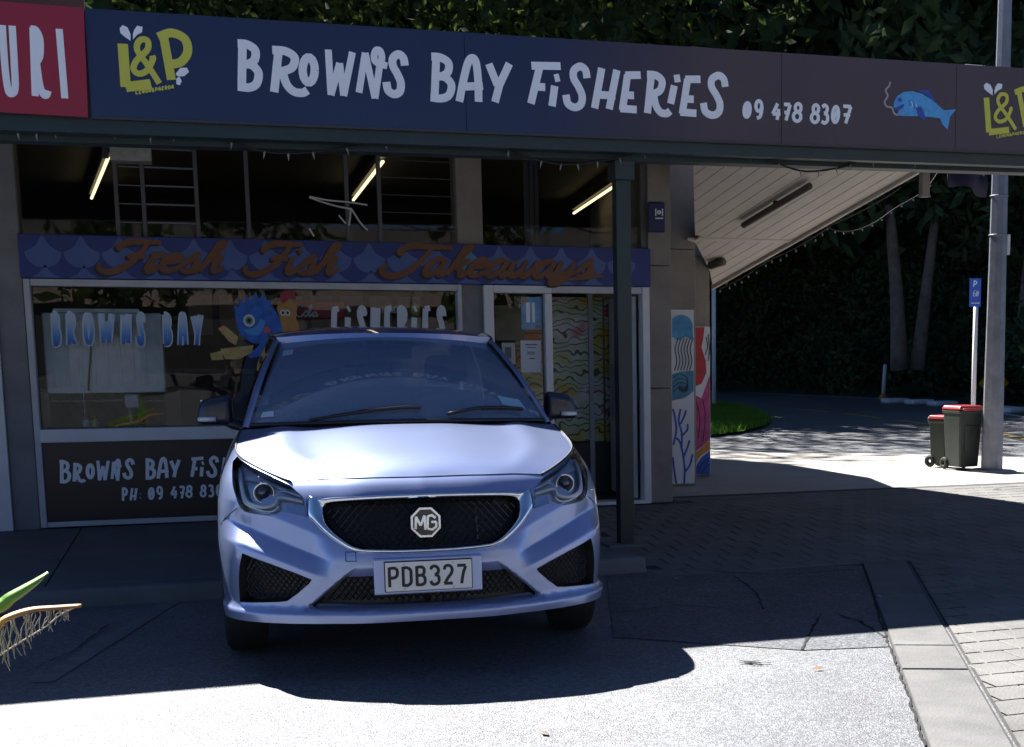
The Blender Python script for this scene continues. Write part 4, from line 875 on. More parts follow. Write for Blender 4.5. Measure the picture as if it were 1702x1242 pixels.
polyfill('blue_shape', pxpoly([(1155, 788), (1158, 772), (1166, 760), (1180, 750), (1180, 788)], mC), mC-.002, .0015, mdb, t)
for P in ([(1157, 668), (1163, 695), (1160, 730)], [(1168, 664), (1172, 695), (1168, 735)], [(1173, 560), (1176, 575), (1172, 590)], [(1177, 556), (1179, 580), (1177, 600)], [(1160, 786), (1166, 772), (1178, 762)], [(1166, 787), (1172, 777), (1179, 772)]): strokes_obj('ink_line', [cat_rom(pxpoly(P, mC), 5)], .009, mC-.002, mink, t, .002)
# ================================================================== CAR
CARX, CARY, CARA = -3.309, -5.263, -0.0595
car = thing('parked_car', 'silver blue hatchback parked nose out in front of the fish shop', 'car', (CARX, CARY, 0), rotz=CARA, local=True)
def paint_mat(name, c, rough=.28):
    m = bpy.data.materials.new(name); m.use_nodes = True; nt = m.node_tree; b = nt.nodes['Principled BSDF']
    b.inputs['Base Color'].default_value = (*c, 1); b.inputs['Metallic'].default_value = .55; b.inputs['Roughness'].default_value = rough
    b.inputs['Coat Weight'].default_value = 1.; b.inputs['Coat Roughness'].default_value = .02; b.inputs['Specular IOR Level'].default_value = .5
    tc = nt.nodes.new('ShaderNodeTexCoord'); v = nt.nodes.new('ShaderNodeTexNoise'); v.inputs['Scale'].default_value = 900; v.inputs['Detail'].default_value = 1
    bp = nt.nodes.new('ShaderNodeBump'); bp.inputs['Strength'].default_value = .05; bp.inputs['Distance'].default_value = .001
    nt.links.new(tc.outputs['Object'], v.inputs['Vector']); nt.links.new(v.outputs[0], bp.inputs['Height']); nt.links.new(bp.outputs[0], b.inputs['Normal'])
    return m
paint = paint_mat('silver_paint', (.31, .38, .62), .34)
blackpl = mat('black_plastic', (.012, .012, .014), .42); gloss_black = mat('gloss_black', (.006, .006, .008), .12, coat=.6)
chrome = mat('chrome', (.82, .84, .87), .06, metal=1.); rubber = mat('rubber', (.012, .012, .012), .75, bump=.3, bscale=60); alloy = mat('alloy', (.5, .51, .53), .3, metal=.8)
carglass = glass('car_glass', (.80, .85, .88), .0, 1.8, dust_sky_tint=.27); darkglass = glass('dark_car_glass', (.10, .11, .12), .0, 1.5); lensglass = glass('lens_glass', (.97, .98, .99), .0, 1.32)
seatm = mat('seat_fabric', (.018, .018, .02), .85); dashm = mat('dashboard', (.02, .02, .023), .7); platem = mat('plate_white', (.72, .72, .70), .4); ink = mat('plate_ink', (.008, .008, .01), .5)
ledm = mat('lamp_guide', (.85, .88, .92), .2); ambr = mat('amber', (.4, .15, .03), .3)
PLAN = [(-.25, .015), (0, 0), (.25, .015), (.40, .058), (.50, .095), (.60, .14), (.70, .197), (.765, .262), (.812, .36), (.842, .52), (.856, .75), (.862, 1.05), (.864, 1.6), (.864, 2.4), (.86, 3.0), (.842, 3.5), (.80, 3.78), (.70, 3.93), (.5, 4.0), (.25, 4.03), (0, 4.04)]
pc_ = np.array(cat_rom(PLAN[1:], 24)); seg = np.r_[0, np.cumsum(np.linalg.norm(np.diff(pc_, axis=0), axis=1))]; UT = seg[-1]
def smt(xs_, ys_, s=.018):
    zz = np.linspace(.05, 1.15, 600); v = np.interp(zz, xs_, ys_); k = int(s/(zz[1]-zz[0])*3)|1; g_ = np.exp(-.5*((np.arange(k)-k//2)/(s/(zz[1]-zz[0])))**2); g_ /= g_.sum()
    v2 = np.convolve(np.pad(v, k//2, mode='edge'), g_, 'valid'); return lambda z: np.interp(z, zz, v2)
Wz = smt([.15, .28, .4, .55, .7, .8, .88, .92, 1.0, 1.05], [.955, .975, .99, 1, .995, .978, .947, .927, .868, .83])
Y0 = smt([.15, .28, .35, .45, .52, .56, .65, .7, .75, .80, .835, .88, .92, 1.0], [.04, .005, .0, -.012, -.008, .006, .042, .06, .08, .115, .15, .265, .335, .42], .02)
def planXY(u): return np.interp(u, seg, pc_[:, 0]), np.interp(u, seg, pc_[:, 1])
def fadeU(Yv): return 1-sst(.5, 1.5, Yv)
iw = int(np.argmax(pc_[:, 0]))
def u_of_x(x, z): return float(np.interp(x/Wz(z), pc_[:iw, 0], seg[:iw]))
def u_of_y(y, z): return float(np.interp(y, pc_[:, 1]+Y0(z)*fadeU(pc_[:, 1]), seg))
_rz = np.linspace(-.6, .6, 1201); _rv = np.where(_rz >= 0, -.030*np.clip(1-_rz/.09, 0, 1), np.interp(-_rz, [0, .075, .12, .30], [-.030, .016, .010, .0]))
_gk = np.exp(-.5*(np.arange(-24, 25)/4.5)**2); _gk /= _gk.sum(); _rv = np.convolve(np.pad(_rv, 24, mode='edge'), _gk, 'valid')
def disp(x, y, z):
    """outward relief of the bumper skin, x = |x|"""
    front = 1-sst(.38, .62, y)
    zv = np.interp(x, [.40, .46, .72, .82], [.51, .535, .64, .66]); f = sst(.37, .47, x)*(1-sst(.74, .83, x))
    dz = z-zv
    d = f*np.interp(dz, _rz, _rv)
    # tapered recess round the lower grille
    e = np.clip((.488-z)/(.488-.32), 0, 1.3); xe = .289+(.476-.289)*e
    ins = sst(-.004, .012, xe-x)*sst(0, .075, .49-z)*sst(.305, .313, z)
    d = d-.045*ins
    d = d+.042*sst(.318, .296, z)*(1-.3*sst(.5, .8, x))       # lip
    return d*front
def Sbase(u, z):
    X, Yv = planXY(u); return np.stack([X*Wz(z), Yv+Y0(z)*fadeU(Yv), z], -1)
def Snorm(fn, u, z, e=.004):
    a = fn(u+e, z)-fn(u-e, z); b = fn(u, z+e)-fn(u, z-e); n = np.cross(a, b); n /= np.linalg.norm(n, axis=-1, keepdims=True)+1e-12; return n
def S(u, z):
    u = np.asarray(u, float); z = np.asarray(z, float); uu = np.abs(u)
    p = Sbase(uu, z); n = Snorm(Sbase, np.maximum(uu, .0041), z); p = p+n*disp(p[..., 0], p[..., 1], z)[..., None]
    p[..., 0] = np.where(u < 0, -p[..., 0], p[..., 0]); return p
if float(Snorm(Sbase, np.array(.3), np.array(.5))[1]) > 0:
    _sn = Snorm
    def Snorm(fn, u, z, e=.004): return -_sn(fn, u, z, e)
# top edge of the skin (bonnet shut line, belt line)
top_pts = [(u_of_x(x, z), z) for x, z in ((0, .835), (.2, .836), (.4, .832), (.531, .822), (.60, .846), (.66, .870), (.71, .892), (.754, .921))]
top_pts += [(u_of_y(y, z), z) for y, z in ((.93, .962), (1.12, .995), (1.3, 1.0), (2.0, .985), (3.0, .995), (3.6, 1.02))]+[(UT-.35, 1.02), (UT, 1.02)]
tu = np.array([p[0] for p in top_pts]); tz = np.array([p[1] for p in top_pts])
ztopf = lambda u: np.interp(np.abs(u), tu, tz)
zbot = lambda u: np.interp(np.abs(u), [0, .5, .8, 1.0, 1.3, 3, UT], [.262, .260, .256, .25, .24, .24, .28])
def xz(P): return [(u_of_x(x, z), z) for x, z in P]
HL = xz([(.474, .684), (.482, .735), (.487, .766), (.53, .806), (.565, .822), (.61, .842), (.66, .862), (.71, .884), (.748, .906), (.768, .884), (.768, .83), (.755, .765), (.738, .715), (.724, .703), (.68, .694), (.624, .688), (.598, .694), (.575, .704), (.55, .703)])
GO = xz([(0, .770), (.2, .768), (.36, .762), (.425, .757), (.466, .770), (.473, .735), (.472, .690), (.445, .655), (.40, .610), (.33, .562), (.285, .543), (.24, .536), (.12, .531), (0, .530)])
GH = xz([(0, .748), (.2, .746), (.36, .738), (.395, .731), (.403, .715), (.40, .680), (.385, .650), (.34, .605), (.285, .568), (.24, .558), (.12, .552), (0, .551)])
FG = xz([(.727, .532), (.62, .495), (.52, .458), (.463, .434), (.470, .420), (.52, .374), (.563, .340), (.60, .334), (.68, .328), (.755, .322), (.752, .40), (.742, .48)])
LI = xz([(0, .438), (.20, .437), (.342, .435), (.40, .386), (.474, .318), (.30, .314), (.15, .312), (0, .312)])
def arch(yc, r, zc=.31, n=18):
    out = []
    for k in range(n+1):
        a = math.pi*k/n; y = yc-r*math.cos(a); z = zc+r*math.sin(a); out.append((u_of_y(y, z), z))
    return [(out[0][0], .2)]+out+[(out[-1][0], .2)]
WA, WR = arch(.87, .335), arch(3.36, .335)
ub = u_of_y(.46, .5)
def split_line(P): return P
seam_b = [(u_of_x(.738, .715), .713), (u_of_x(.775, .69), .69), (u_of_y(.56, .62), .615)]
dens = [0]
BND = []
us = list(np.arange(0, 1.0, .02))+list(np.arange(1.0, UT, .05))+[UT]
outer = [(u, float(zbot(u))) for u in us]+[(u, float(ztopf(u))) for u in reversed(sorted(set(us+[p[0] for p in top_pts])))]
def densify(P, s=.02, closed=True):
    out = []; n = len(P)
    for i in range(n if closed else n-1):
        a, b = np.array(P[i]), np.array(P[(i+1) % n]); k = max(1, int(np.linalg.norm(b-a)/s))
        for j in range(k): out.append(tuple(a+(b-a)*j/k))
    if not closed: out.append(tuple(P[-1]))
    return out
polys = {'HL': densify(HL), 'GO': densify(GO), 'GH': densify(GH), 'FG': densify(FG), 'LI': densify(LI), 'WA': densify(WA, .03), 'WR': densify(WR, .04)}
GOd = polys['GO']; pts2 = []; edges = []
def addpoly(P, closed=True):
    o = len(pts2); pts2.extend(P); n = len(P)
    for i in range(n if closed else n-1): edges.append((o+i, o+(i+1) % n))
addpoly(outer)
for P in polys.values(): addpoly(P)
# relief edges of the lower recess and of the valley above the fog openings, and panel seams
rec = []
for off in (0, .014):
    addpoly(densify([(u_of_x(.289-off, .488), .488), (u_of_x(.476-off, .32), .322)], .02, False), False)
addpoly(densify(xz([(.40, .51), (.46, .535), (.72, .64), (.82, .66)]), .02, False), False)
addpoly(densify(xz([(.45, .462), (.725, .566), (.80, .585)]), .02, False), False)
for yv in (1.32, 2.35, 3.15): addpoly(densify([(u_of_y(yv, .25), .25), (u_of_y(yv, .99), .975)], .05, False), False)
bseam = densify([(u_of_x(.77, .69), .69), (u_of_y(.55, .60), .60)], .02, False)
for u in np.arange(.2, .52, .008):
    for z in np.arange(.31, .50, .008): pts2.append((u+random.uniform(-.0005, .0005), z+random.uniform(-.0005, .0005)))
for u in np.arange(.36, 1.0, .008):
    for z in np.arange(.44, .70, .008): pts2.append((u+random.uniform(-.0005, .0005), z+random.uniform(-.0005, .0005)))
for u in np.arange(.0, 1.15, .018):
    for z in np.arange(.265, .95, .018): pts2.append((u+random.uniform(-.001, .001)*(u > 0), z+random.uniform(-.001, .001)))
for u in np.arange(1.16, UT, .06):
    for z in np.arange(.26, 1.03, .045): pts2.append((u, z))
P2 = np.array(pts2); 
res = delaunay_2d_cdt([Vector((float(a), float(b))) for a, b in pts2], edges, [], 0, 1e-4)
VV = np.array([(v.x, v.y) for v in res[0]]); TT = res[2]
def inp(P, c): return inpoly(c[0], c[1], P)
regs = {k: [] for k in ('bumper', 'fender', 'front_door', 'rear_door', 'quarter', 'HL', 'CH')}
ud1, ud2, ud3 = u_of_y(1.32, .6), u_of_y(2.35, .6), u_of_y(3.15, .6)
OUT = outer
for t in TT:
    if len(t) != 3: continue
    c = VV[list(t)].mean(0)
    if not inp(OUT, c): continue
    if inp(polys['WA'], c) or inp(polys['WR'], c) or inp(polys['FG'], c) or inp(polys['LI'], c) or inp(polys['GH'], c): continue
    if inp(polys['HL'], c): regs['HL'].append(t); continue
    if inp(polys['GO'], c): regs['CH'].append(t); continue
    pw = S(np.array(c[0]), np.array(c[1]))
    if c[0] < u_of_y(.50, c[1]) and not (pw[0] > .765 and c[1] > .70) : regs['bumper'].append(t)
    elif pw[1] < 1.32: regs['fender'].append(t)
    elif pw[1] < 2.35: regs['front_door'].append(t)
    elif pw[1] < 3.15: regs['rear_door'].append(t)
    else: regs['quarter'].append(t)
def skin(name, tris, m, off=0., sides=(1, -1), extra=None, parent=car):
    """mesh of skin triangles; both sides in one mesh when sides has two entries"""
    V = []; N = []; F = []; idx = {}
    ids = sorted({i for t in tris for i in t}); uz = VV[ids]
    p = S(uz[:, 0], uz[:, 1]); n = Snorm(S, np.maximum(uz[:, 0], .0045), uz[:, 1])
    cen = uz[:, 0] < 1e-4; n[cen, 0] = 0; n /= np.linalg.norm(n, axis=1, keepdims=True)
    o_ = off if extra is None else np.array([extra(q) for q in p])
    p = p+n*np.reshape(o_, (-1, 1)) if extra is not None else p+n*off
    for sg_ in sides:
        for k, i in enumerate(ids):
            if sg_ == -1 and cen[k] and (1, i) in idx: idx[(-1, i)] = idx[(1, i)]; continue
            idx[(sg_, i)] = len(V); V.append((p[k][0]*sg_, p[k][1], p[k][2])); N.append((n[k][0]*sg_, n[k][1], n[k][2]))
        for t in tris:
            f = [idx[(sg_, i)] for i in t]
            a, b, c = (np.array(V[j]) for j in f); 
            if np.cross(b-a, c-a)@np.array(N[f[0]]) < 0: f = f[::-1]
            F.append(f)
    return mo(name, V, F, m, parent, normals=N)
skin('front_bumper', regs['bumper'], paint)
for sd in (1, -1):
    skin('fender', regs['fender'], paint, sides=(sd,)); skin('front_door', regs['front_door'], paint, sides=(sd,)); skin('rear_door', regs['rear_door'], paint, sides=(sd,))
skin('rear_quarter', regs['quarter'], paint)
# surfaces behind the openings: offset skin, closed rim
def region_tris(P):
    return [t for t in TT if len(t) == 3 and inp(P, VV[list(t)].mean(0))]
def rim(name, P, d0, d1, m, sides, parent=car, closed=True):
    uz = np.array(P); p = S(uz[:, 0], uz[:, 1]); n = Snorm(S, np.maximum(uz[:, 0], .0045), uz[:, 1]); k = len(P); out = None
    V = []; F = []
    for sd in sides:
        o = len(V); s = np.array([sd, 1, 1])
        V += [tuple(q) for q in (p+n*d0)*s]+[tuple(q) for q in (p+n*d1)*s]
        for i in range(k):
            j = (i+1) % k
            if uz[i, 0] < 1e-4 and uz[j, 0] < 1e-4: continue
            F.append((o+i, o+j, o+k+j, o+k+i))
    return mo(name, V, F, m, parent)
def tri_grid(name, P, off, m, parent, kind=None, sx=.034, sz=.019, r=.0028, sides=(1, -1)):
    """diamond lattice clipped to a skin opening"""
    V = []; F = []; uz = np.array(P); lo, hi = uz.min(0), uz.max(0)
    def seg_add(a, b):
        mid = ((a[0]+b[0])/2, (a[1]+b[1])/2)
        if not (inp(P, mid) and inp(P, a) and inp(P, b)): return
        for sd in sides:
            q = S(np.array([a[0], b[0]]), np.array([a[1], b[1]])); n = Snorm(S, np.maximum(np.array([a[0], b[0]]), .0045), np.array([a[1], b[1]])); q = q+n*off; q[:, 0] *= sd; n[:, 0] *= sd
            t = q[1]-q[0]; w = np.cross(t, n[0]); w = w/np.linalg.norm(w)*r; o = len(V); h = n*r*1.3
            V.extend([tuple(q[0]-w), tuple(q[0]+h[0]), tuple(q[0]+w), tuple(q[1]-w), tuple(q[1]+h[1]), tuple(q[1]+w)]); F.extend([(o, o+1, o+4, o+3), (o+1, o+2, o+5, o+4)])
    nx = int((hi[0]-lo[0])/sx)+2; nz = int((hi[1]-lo[1])/sz)+2
    for i in range(-1, nx):
        for j in range(-1, nz):
            a = (max(0, lo[0]+sx*i+(sx/2 if j % 2 else 0)), lo[1]+sz*j); 
            for dx_ in (-sx/2, sx/2): seg_add(a, (max(0, a[0]+dx_), a[1]+sz))
    o = mo(name, V, F, m, parent); struct(o, 'stuff'); return o
gmesh = mat('grille_mesh', (.013, .013, .016), .35)
bk = skin('grille', region_tris(polys['GH']), blackpl, -.045); tri_grid('grille_mesh', polys['GH'], -.024, gmesh, bk)
rim('grille_rim', polys['GH'], .006, -.045, gloss_black, (1, -1), bk)
def bulge(P_in, P_out, h):
    A = np.array(P_in); 
    return h
RO = [(0, .770), (.2, .768), (.36, .762), (.425, .757), (.466, .770), (.473, .735), (.472, .690), (.445, .655), (.40, .610), (.33, .562), (.285, .543), (.24, .536), (.12, .531), (0, .530)]
RI = [(0, .748), (.2, .746), (.34, .740), (.385, .734), (.398, .728), (.403, .712), (.400, .680), (.385, .650), (.352, .615), (.305, .578), (.275, .564), (.24, .558), (.12, .552), (0, .551)]
RO, RI = cat_rom(RO, 6), cat_rom(RI, 6)
V = []; F = []; nT = 11
for sd in (1, -1):
    o = len(V)
    for a, b in zip(RO, RI):
        for k in range(nT):
            t_ = k/(nT-1); q = a*(1-t_)+b*t_; q[0] = max(0., q[0]); u = u_of_x(q[0], q[1]); n_ = Snorm(Sbase, np.array(max(u, .0045)), np.array(q[1])); n_ = n_ if q[0] > 1e-3 else n_*np.array([0, 1, 1]); p = Sbase(np.array(u), np.array(q[1]))+n_*(-.006+.026*math.sin(math.pi*t_)**.6); V.append((p[0]*sd, p[1], p[2]))
    for i in range(len(RO)-1):
        for k in range(nT-1): f = (o+i*nT+k, o+i*nT+k+1, o+(i+1)*nT+k+1, o+(i+1)*nT+k); F.append(f if sd > 0 else f[::-1])
mo('grille_surround', V, F, chrome, car, True)
lo_ = skin('lower_grille', region_tris(polys['LI']), blackpl, -.03); tri_grid('grille_mesh', polys['LI'], -.012, gmesh, lo_, sx=.03, sz=.017); rim('lower_rim', polys['LI'], .001, -.03, gloss_black, (1, -1), lo_)
for sd in (1, -1):
    fgo = skin('fog_intake', region_tris(polys['FG']), blackpl, -.05, sides=(sd,)); tri_grid('intake_mesh', polys['FG'], -.036, gmesh, fgo, sx=.026, sz=.015, sides=(sd,))
    rim('intake_rim', polys['FG'], .004, -.05, blackpl, (sd,), fgo)
# head lamps
def on_skin(x, z, off=0.):
    u = u_of_x(abs(x), z); p = S(np.array(u), np.array(z)); n = Snorm(S, np.array(u), np.array(z)); q = p+n*off
    if x < 0: q[0] = -q[0]
    return q
def sphere(name, c, r, m, parent, sx=1, sy=1, sz=1, seg_=20):
    bm = bmesh.new(); bmesh.ops.create_uvsphere(bm, u_segments=seg_, v_segments=seg_//2, radius=r)
    for v in bm.verts: v.co = Vector((v.co.x*sx+c[0], v.co.y*sy+c[1], v.co.z*sz+c[2]))
    return bmo(name, bm, m, parent, True)
def ring(name, c, R, r, m, parent, ydir=Vector((0, -1, 0)), n=28, k=8):
    q = ydir.to_track_quat('Z', 'Y'); V = []; F = []
    for i in range(n):
        a = 2*math.pi*i/n
        for j in range(k):
            b = 2*math.pi*j/k; v = q @ Vector(((R+r*math.cos(b))*math.cos(a), (R+r*math.cos(b))*math.sin(a), r*math.sin(b))); V.append((v.x+c[0], v.y+c[1], v.z+c[2]))
            F.append((i*k+j, ((i+1) % n)*k+j, ((i+1) % n)*k+(j+1) % k, i*k+(j+1) % k))
    return mo(name, V, F, m, parent, True)
house = mat('lamp_housing', (.62, .65, .72), .28, metal=.7); reflm = mat('lamp_reflector', (.55, .58, .66), .15, metal=.9)
hlt = regs['HL']
for sd in (1, -1):
    ln = skin('headlight', hlt, lensglass, .002, sides=(sd,))
    skin('lamp_housing', hlt, house, -.036, sides=(sd,), parent=ln); rim('lamp_rim', polys['HL'], .003, -.036, gloss_black, (sd,), ln)
    c = on_skin(.649*sd, .788, -.022); dirn = Vector((.18*sd, -1, 0)).normalized()
    ring('projector_ring', c, .041, .0045, chrome, ln, dirn); ring('projector_ring', c+np.array([0, .006, 0]), .033, .006, gloss_black, ln, dirn); sphere('projector_lens', c+np.array([0, .016, 0]), .033, mat('projector_glass', (.02, .022, .03), .03, coat=1., spec=.9), ln, 1, .7, 1)
    for path, r_, off in (([(.742, .865), (.738, .80), (.722, .752), (.69, .733), (.645, .727), (.605, .74), (.583, .768), (.49, .752)], .0085, -.018), ([(.752, .875), (.748, .80), (.733, .737), (.69, .714), (.63, .708), (.60, .722), (.592, .735)], .005, -.022), ([(.495, .774), (.56, .794), (.585, .79), (.598, .775)], .0035, -.018)):
        tube('light_guide', [on_skin(a*sd, b, off) for a, b in cat_rom(path, 5)], r_, ledm, ln, 8)
    # reflector bowl towards the grille
    q = [on_skin(a*sd, b, -.045) for a, b in ((.485, .695), (.57, .712), (.57, .755), (.49, .742))]; q = [p_+np.array([0, -.014, 0]) for p_ in q]
    mo('reflector', q, [(0, 1, 2, 3) if sd > 0 else (3, 2, 1, 0)], reflm, ln)
    q = [on_skin(a*sd, b, -.03) for a, b in ((.505, .772), (.56, .812), (.62, .838), (.68, .864), (.735, .889), (.752, .872), (.745, .845), (.70, .842), (.665, .838), (.62, .825), (.58, .80))]
    mo('sunlit_brow', q, [(0, 1, 9, 10), (1, 2, 8, 9), (2, 3, 7, 8), (3, 4, 5, 6, 7)], mat('lamp_brow', (.62, .64, .70), .3), ln)  # pale panel, the sunlit white of the lamp top put into its colour
# bonnet: transfinite patch bounded by the skin's top edge
uc = u_of_x(.531, .822); us_front = np.linspace(0, uc, 15); 
side_u = np.linspace(uc, u_of_y(1.12, .995), 25)
NV, NS = 34, 24
sideP = np.array([S(np.array(u), np.array(float(ztopf(u)))) for u in np.interp(np.linspace(0, 1, NV), np.linspace(0, 1, 25), side_u)])
cvt = np.array(cat_rom([(.0, .15, .836), (.10, .235, .882), (.25, .36, .922), (.5, .60, .970), (.75, .80, 1.001), (1.0, .965, 1.018)], 10))
vv = np.linspace(0, 1, NV); yc_ = np.interp(vv, cvt[:, 0], cvt[:, 1]); zc_ = np.interp(vv, cvt[:, 0], cvt[:, 2])
sideP[:, 0] -= .004
def hood_pt(k, s):
    q = sideP[k]; a = abs(s)
    y = yc_[k]+(q[1]-yc_[k])*a**2.0; z = zc_[k]+(q[2]-zc_[k])*a**2.4; x = q[0]*s
    if k == 0:
        u = u_of_x(min(abs(x), .53), .83); pp_ = S(np.array(u), np.array(float(ztopf(u)))); y, z = pp_[1], pp_[2]
    rdg = .008*math.exp(-((a-.74)/.085)**2)*float(sst(0, .25, vv[k]))-.006*math.exp(-((a-.52)/.2)**2)*float(sst(0, .3, vv[k]))
    return np.array([x, y, z+rdg+.003])
V = []; F = []
for k in range(NV):
    for j in range(-NS, NS+1): V.append(hood_pt(k, j/NS))
w_ = 2*NS+1
for k in range(NV-1):
    for j in range(w_-1): F.append((k*w_+j, k*w_+j+1, (k+1)*w_+j+1, (k+1)*w_+j))
V = np.array(V)
for it_ in range(4):   # relax the nose so the front edge rolls over smoothly
    G = V.reshape(NV, w_, 3); G2 = G.copy(); G2[1:8, 1:-1] = .5*G[1:8, 1:-1]+.25*(G[0:7, 1:-1]+G[2:9, 1:-1]); V = G2.reshape(-1, 3)
hood = mo('bonnet', V, F, paint, car, True)
G = V.reshape(NV, w_, 3)
# shut line gaskets
gap = mat('shut_line', (.008, .008, .01), .6)
tube('bonnet_gap', [tuple(G[0, j]+np.array([0, .004, -.006])) for j in range(w_)], .0045, gap, hood, 5)
for sd in (0, -1): tube('bonnet_gap', [tuple(G[k, sd]+np.array([.003 if sd else -.003, -.002, -.001])) for k in range(NV)], .0055, gap, hood, 6)
for sd in (1, -1): tube('bumper_gap', [tuple(on_skin(x*sd, z, .0005)) for x, z in ((.76, .712), (.775, .70), (.79, .685), (.81, .66), (.825, .63))], .0022, gap, car, 5)
# towing eye cover
q = [on_skin(x, z, .0015) for x, z in ((-.328, .508), (-.288, .508), (-.288, .545), (-.328, .545), (-.328, .508))]; tube('tow_cover_seam', q, .0018, gap, car, 5, smooth=False)
# badge: octagon with two letters
bc = on_skin(0, .655, .004); bd = thing_dummy = None
def octa(r): return [(r*math.cos(math.pi/8+math.pi/4*k), r*math.sin(math.pi/8+math.pi/4*k)*1.02) for k in range(8)]
bdg = polyfill('badge', [(bc[0]+a, bc[2]+b) for a, b in octa(.066)], bc[1]-.010, .03, chrome, car)
polyfill('badge_field', [(bc[0]+a, bc[2]+b) for a, b in octa(.057)], bc[1]-.0125, .002, gloss_black, bdg)
MGs = [[(-.043, -.026), (-.040, .026), (-.022, -.012), (-.005, .030), (-.003, -.030)], [(.040, .018), (.026, .030), (.008, .026), (.006, -.026), (.026, -.030), (.042, -.018), (.042, .002), (.022, .002)]]
strokes_obj('badge_letter', [[(bc[0]+a, bc[2]+b) for a, b in s] for s in MGs], .0095, bc[1]-.0125, chrome, bdg, .004)
# number plate on its plinth
pz0, pz1 = .378, .506
pb = bx('plate_plinth', -.222, .222, -.022, .05, pz0-.012, pz1+.012, paint, car, .006)
pl = bx('number_plate', -.18, .18, -.032, -.0235, pz0, pz1, ink, car, .003)
bx('plate_face', -.176, .176, -.034, -.0325, pz0+.004, pz1-.004, platem, pl, .0)
PG = {'P': [[(.12, 0), (.12, 1)], sm((.12, .94), (.6, .95), (.86, .85), (.86, .6), (.6, .47), (.12, .46))], 'D': [[(.12, 0), (.12, 1)], sm((.12, .94), (.55, .94), (.85, .8), (.87, .5), (.85, .2), (.55, .06), (.12, .06))],
      'B': [[(.12, 0), (.12, 1)], sm((.12, .94), (.6, .95), (.82, .84), (.8, .64), (.6, .54), (.12, .53)), sm((.12, .53), (.65, .52), (.88, .38), (.86, .16), (.6, .06), (.12, .06))],
      '3': [sm((.1, .8), (.25, .94), (.6, .95), (.84, .82), (.8, .62), (.5, .53)), sm((.5, .53), (.84, .44), (.87, .18), (.6, .05), (.25, .06), (.08, .22))], '2': [sm((.1, .76), (.22, .93), (.6, .96), (.86, .8), (.8, .58), (.45, .34), (.12, .06)), [(.05, .06), (.9, .06)]], '7': [[(.06, .94), (.9, .94)], sm((.88, .9), (.62, .5), (.45, .02))]}
for i, ch in enumerate('PDB327'):
    x0 = -.165+.0555*i+(.0 if i < 3 else .002); 
    strokes_obj('plate_letter', [[(x0+.042*p[0], pz0+.022+.083*p[1]) for p in s] for s in PG[ch]], .0125, -.034, ink, pl, .0012, .0001)
for a, b in ((-.10, .012), (.10, .012), (-.10, .114), (.10, .114)): sphere('plate_screw', (a, -.034, pz0+b), .004, alloy, pl, 1, .5, 1, 8)
# sensor-like bright brackets behind the mesh (radiator support)
for z0_, z1_, P_, o_ in ((.585, .725, 'GH', -.040), (.335, .405, 'LI', -.026)):
    tube('radiator_bracket', [on_skin(.222, z, o_) for z in np.linspace(z0_, z1_, 6)], .006, mat('bracket_grey', (.10, .10, .105), .5), car, 4)
# ------------------------------------------------ glasshouse
def patch(name, rows, m, parent=car, smooth=True, mirror=False):
    R = len(rows); Cn = len(rows[0]); V = [tuple(p) for r_ in rows for p in r_]; F = [(i*Cn+j, i*Cn+j+1, (i+1)*Cn+j+1, (i+1)*Cn+j) for i in range(R-1) for j in range(Cn-1)]
    return mo(name, V, F, m, parent, smooth)
def wsb(s): a = abs(s); return np.array([.70*s, 1.00+.13*a**2, 1.030-.012*a**2])
def wst(s): a = abs(s); return np.array([.553*s, 1.99+.085*a**2, 1.440-.036*a**2])
rows = []
for k in range(13):
    t = k/12; r_ = []
    for j in range(-14, 15):
        s = j/14; p = wsb(s)*(1-t)+wst(s)*t; p = p+np.array([0, -.075, .07])*math.sin(math.pi*t**.8)*(1-.75*s*s); r_.append(p)
    rows.append(r_)
ws = patch('windscreen', rows, carglass)
# dark band and edge of the screen
band = [[rows[i][j]+np.array([0, .004, -.004]) for j in range(29)] for i in (12, 11)]; 
tube('screen_edge', [tuple(rows[0][j]+np.array([0, -.012, .002])) for j in range(29)], .012, blackpl, ws, 6)
V = []
for j in range(29): a = G[NV-1, int(j*(w_-1)/28)]; b = rows[0][j]; V += [tuple(a+np.array([0, .004, -.012])), tuple(b+np.array([0, .004, -.004]))]
mo('cowl', V, [(2*i, 2*i+2, 2*i+3, 2*i+1) for i in range(28)], blackpl, car, True)
def rail(y): return np.array([np.interp(y, [2.07, 2.6, 3.3, 3.75], [.572, .612, .59, .53]), y, np.interp(y, [2.07, 2.6, 3.3, 3.75], [1.425, 1.458, 1.435, 1.36])])
rr = []
for k in range(15):
    t = k/14; r_ = []
    for j in range(-10, 11):
        s = j/10; a = abs(s); yf = 2.0+.085*a**2; y = yf+(3.75-yf)*t; e = rail(max(2.07, y)); zc = np.interp(t, [0, .12, .35, .7, 1], [1.462, 1.492, 1.508, 1.492, 1.415]); r_.append(np.array([e[0]*s, y, zc+(e[2]+.012-zc)*a**2.6]))
    rr.append(r_)
roof = patch('roof', rr, paint)
V = [];
for j in range(21): s = (j-10)/10; a = wst(s)+np.array([0, .004, .0]); b = rr[0][j]; V += [tuple(a), tuple(b)]
mo('roof_front_edge', V, [(2*i, 2*i+2, 2*i+3, 2*i+1) for i in range(20)], paint, roof, True)
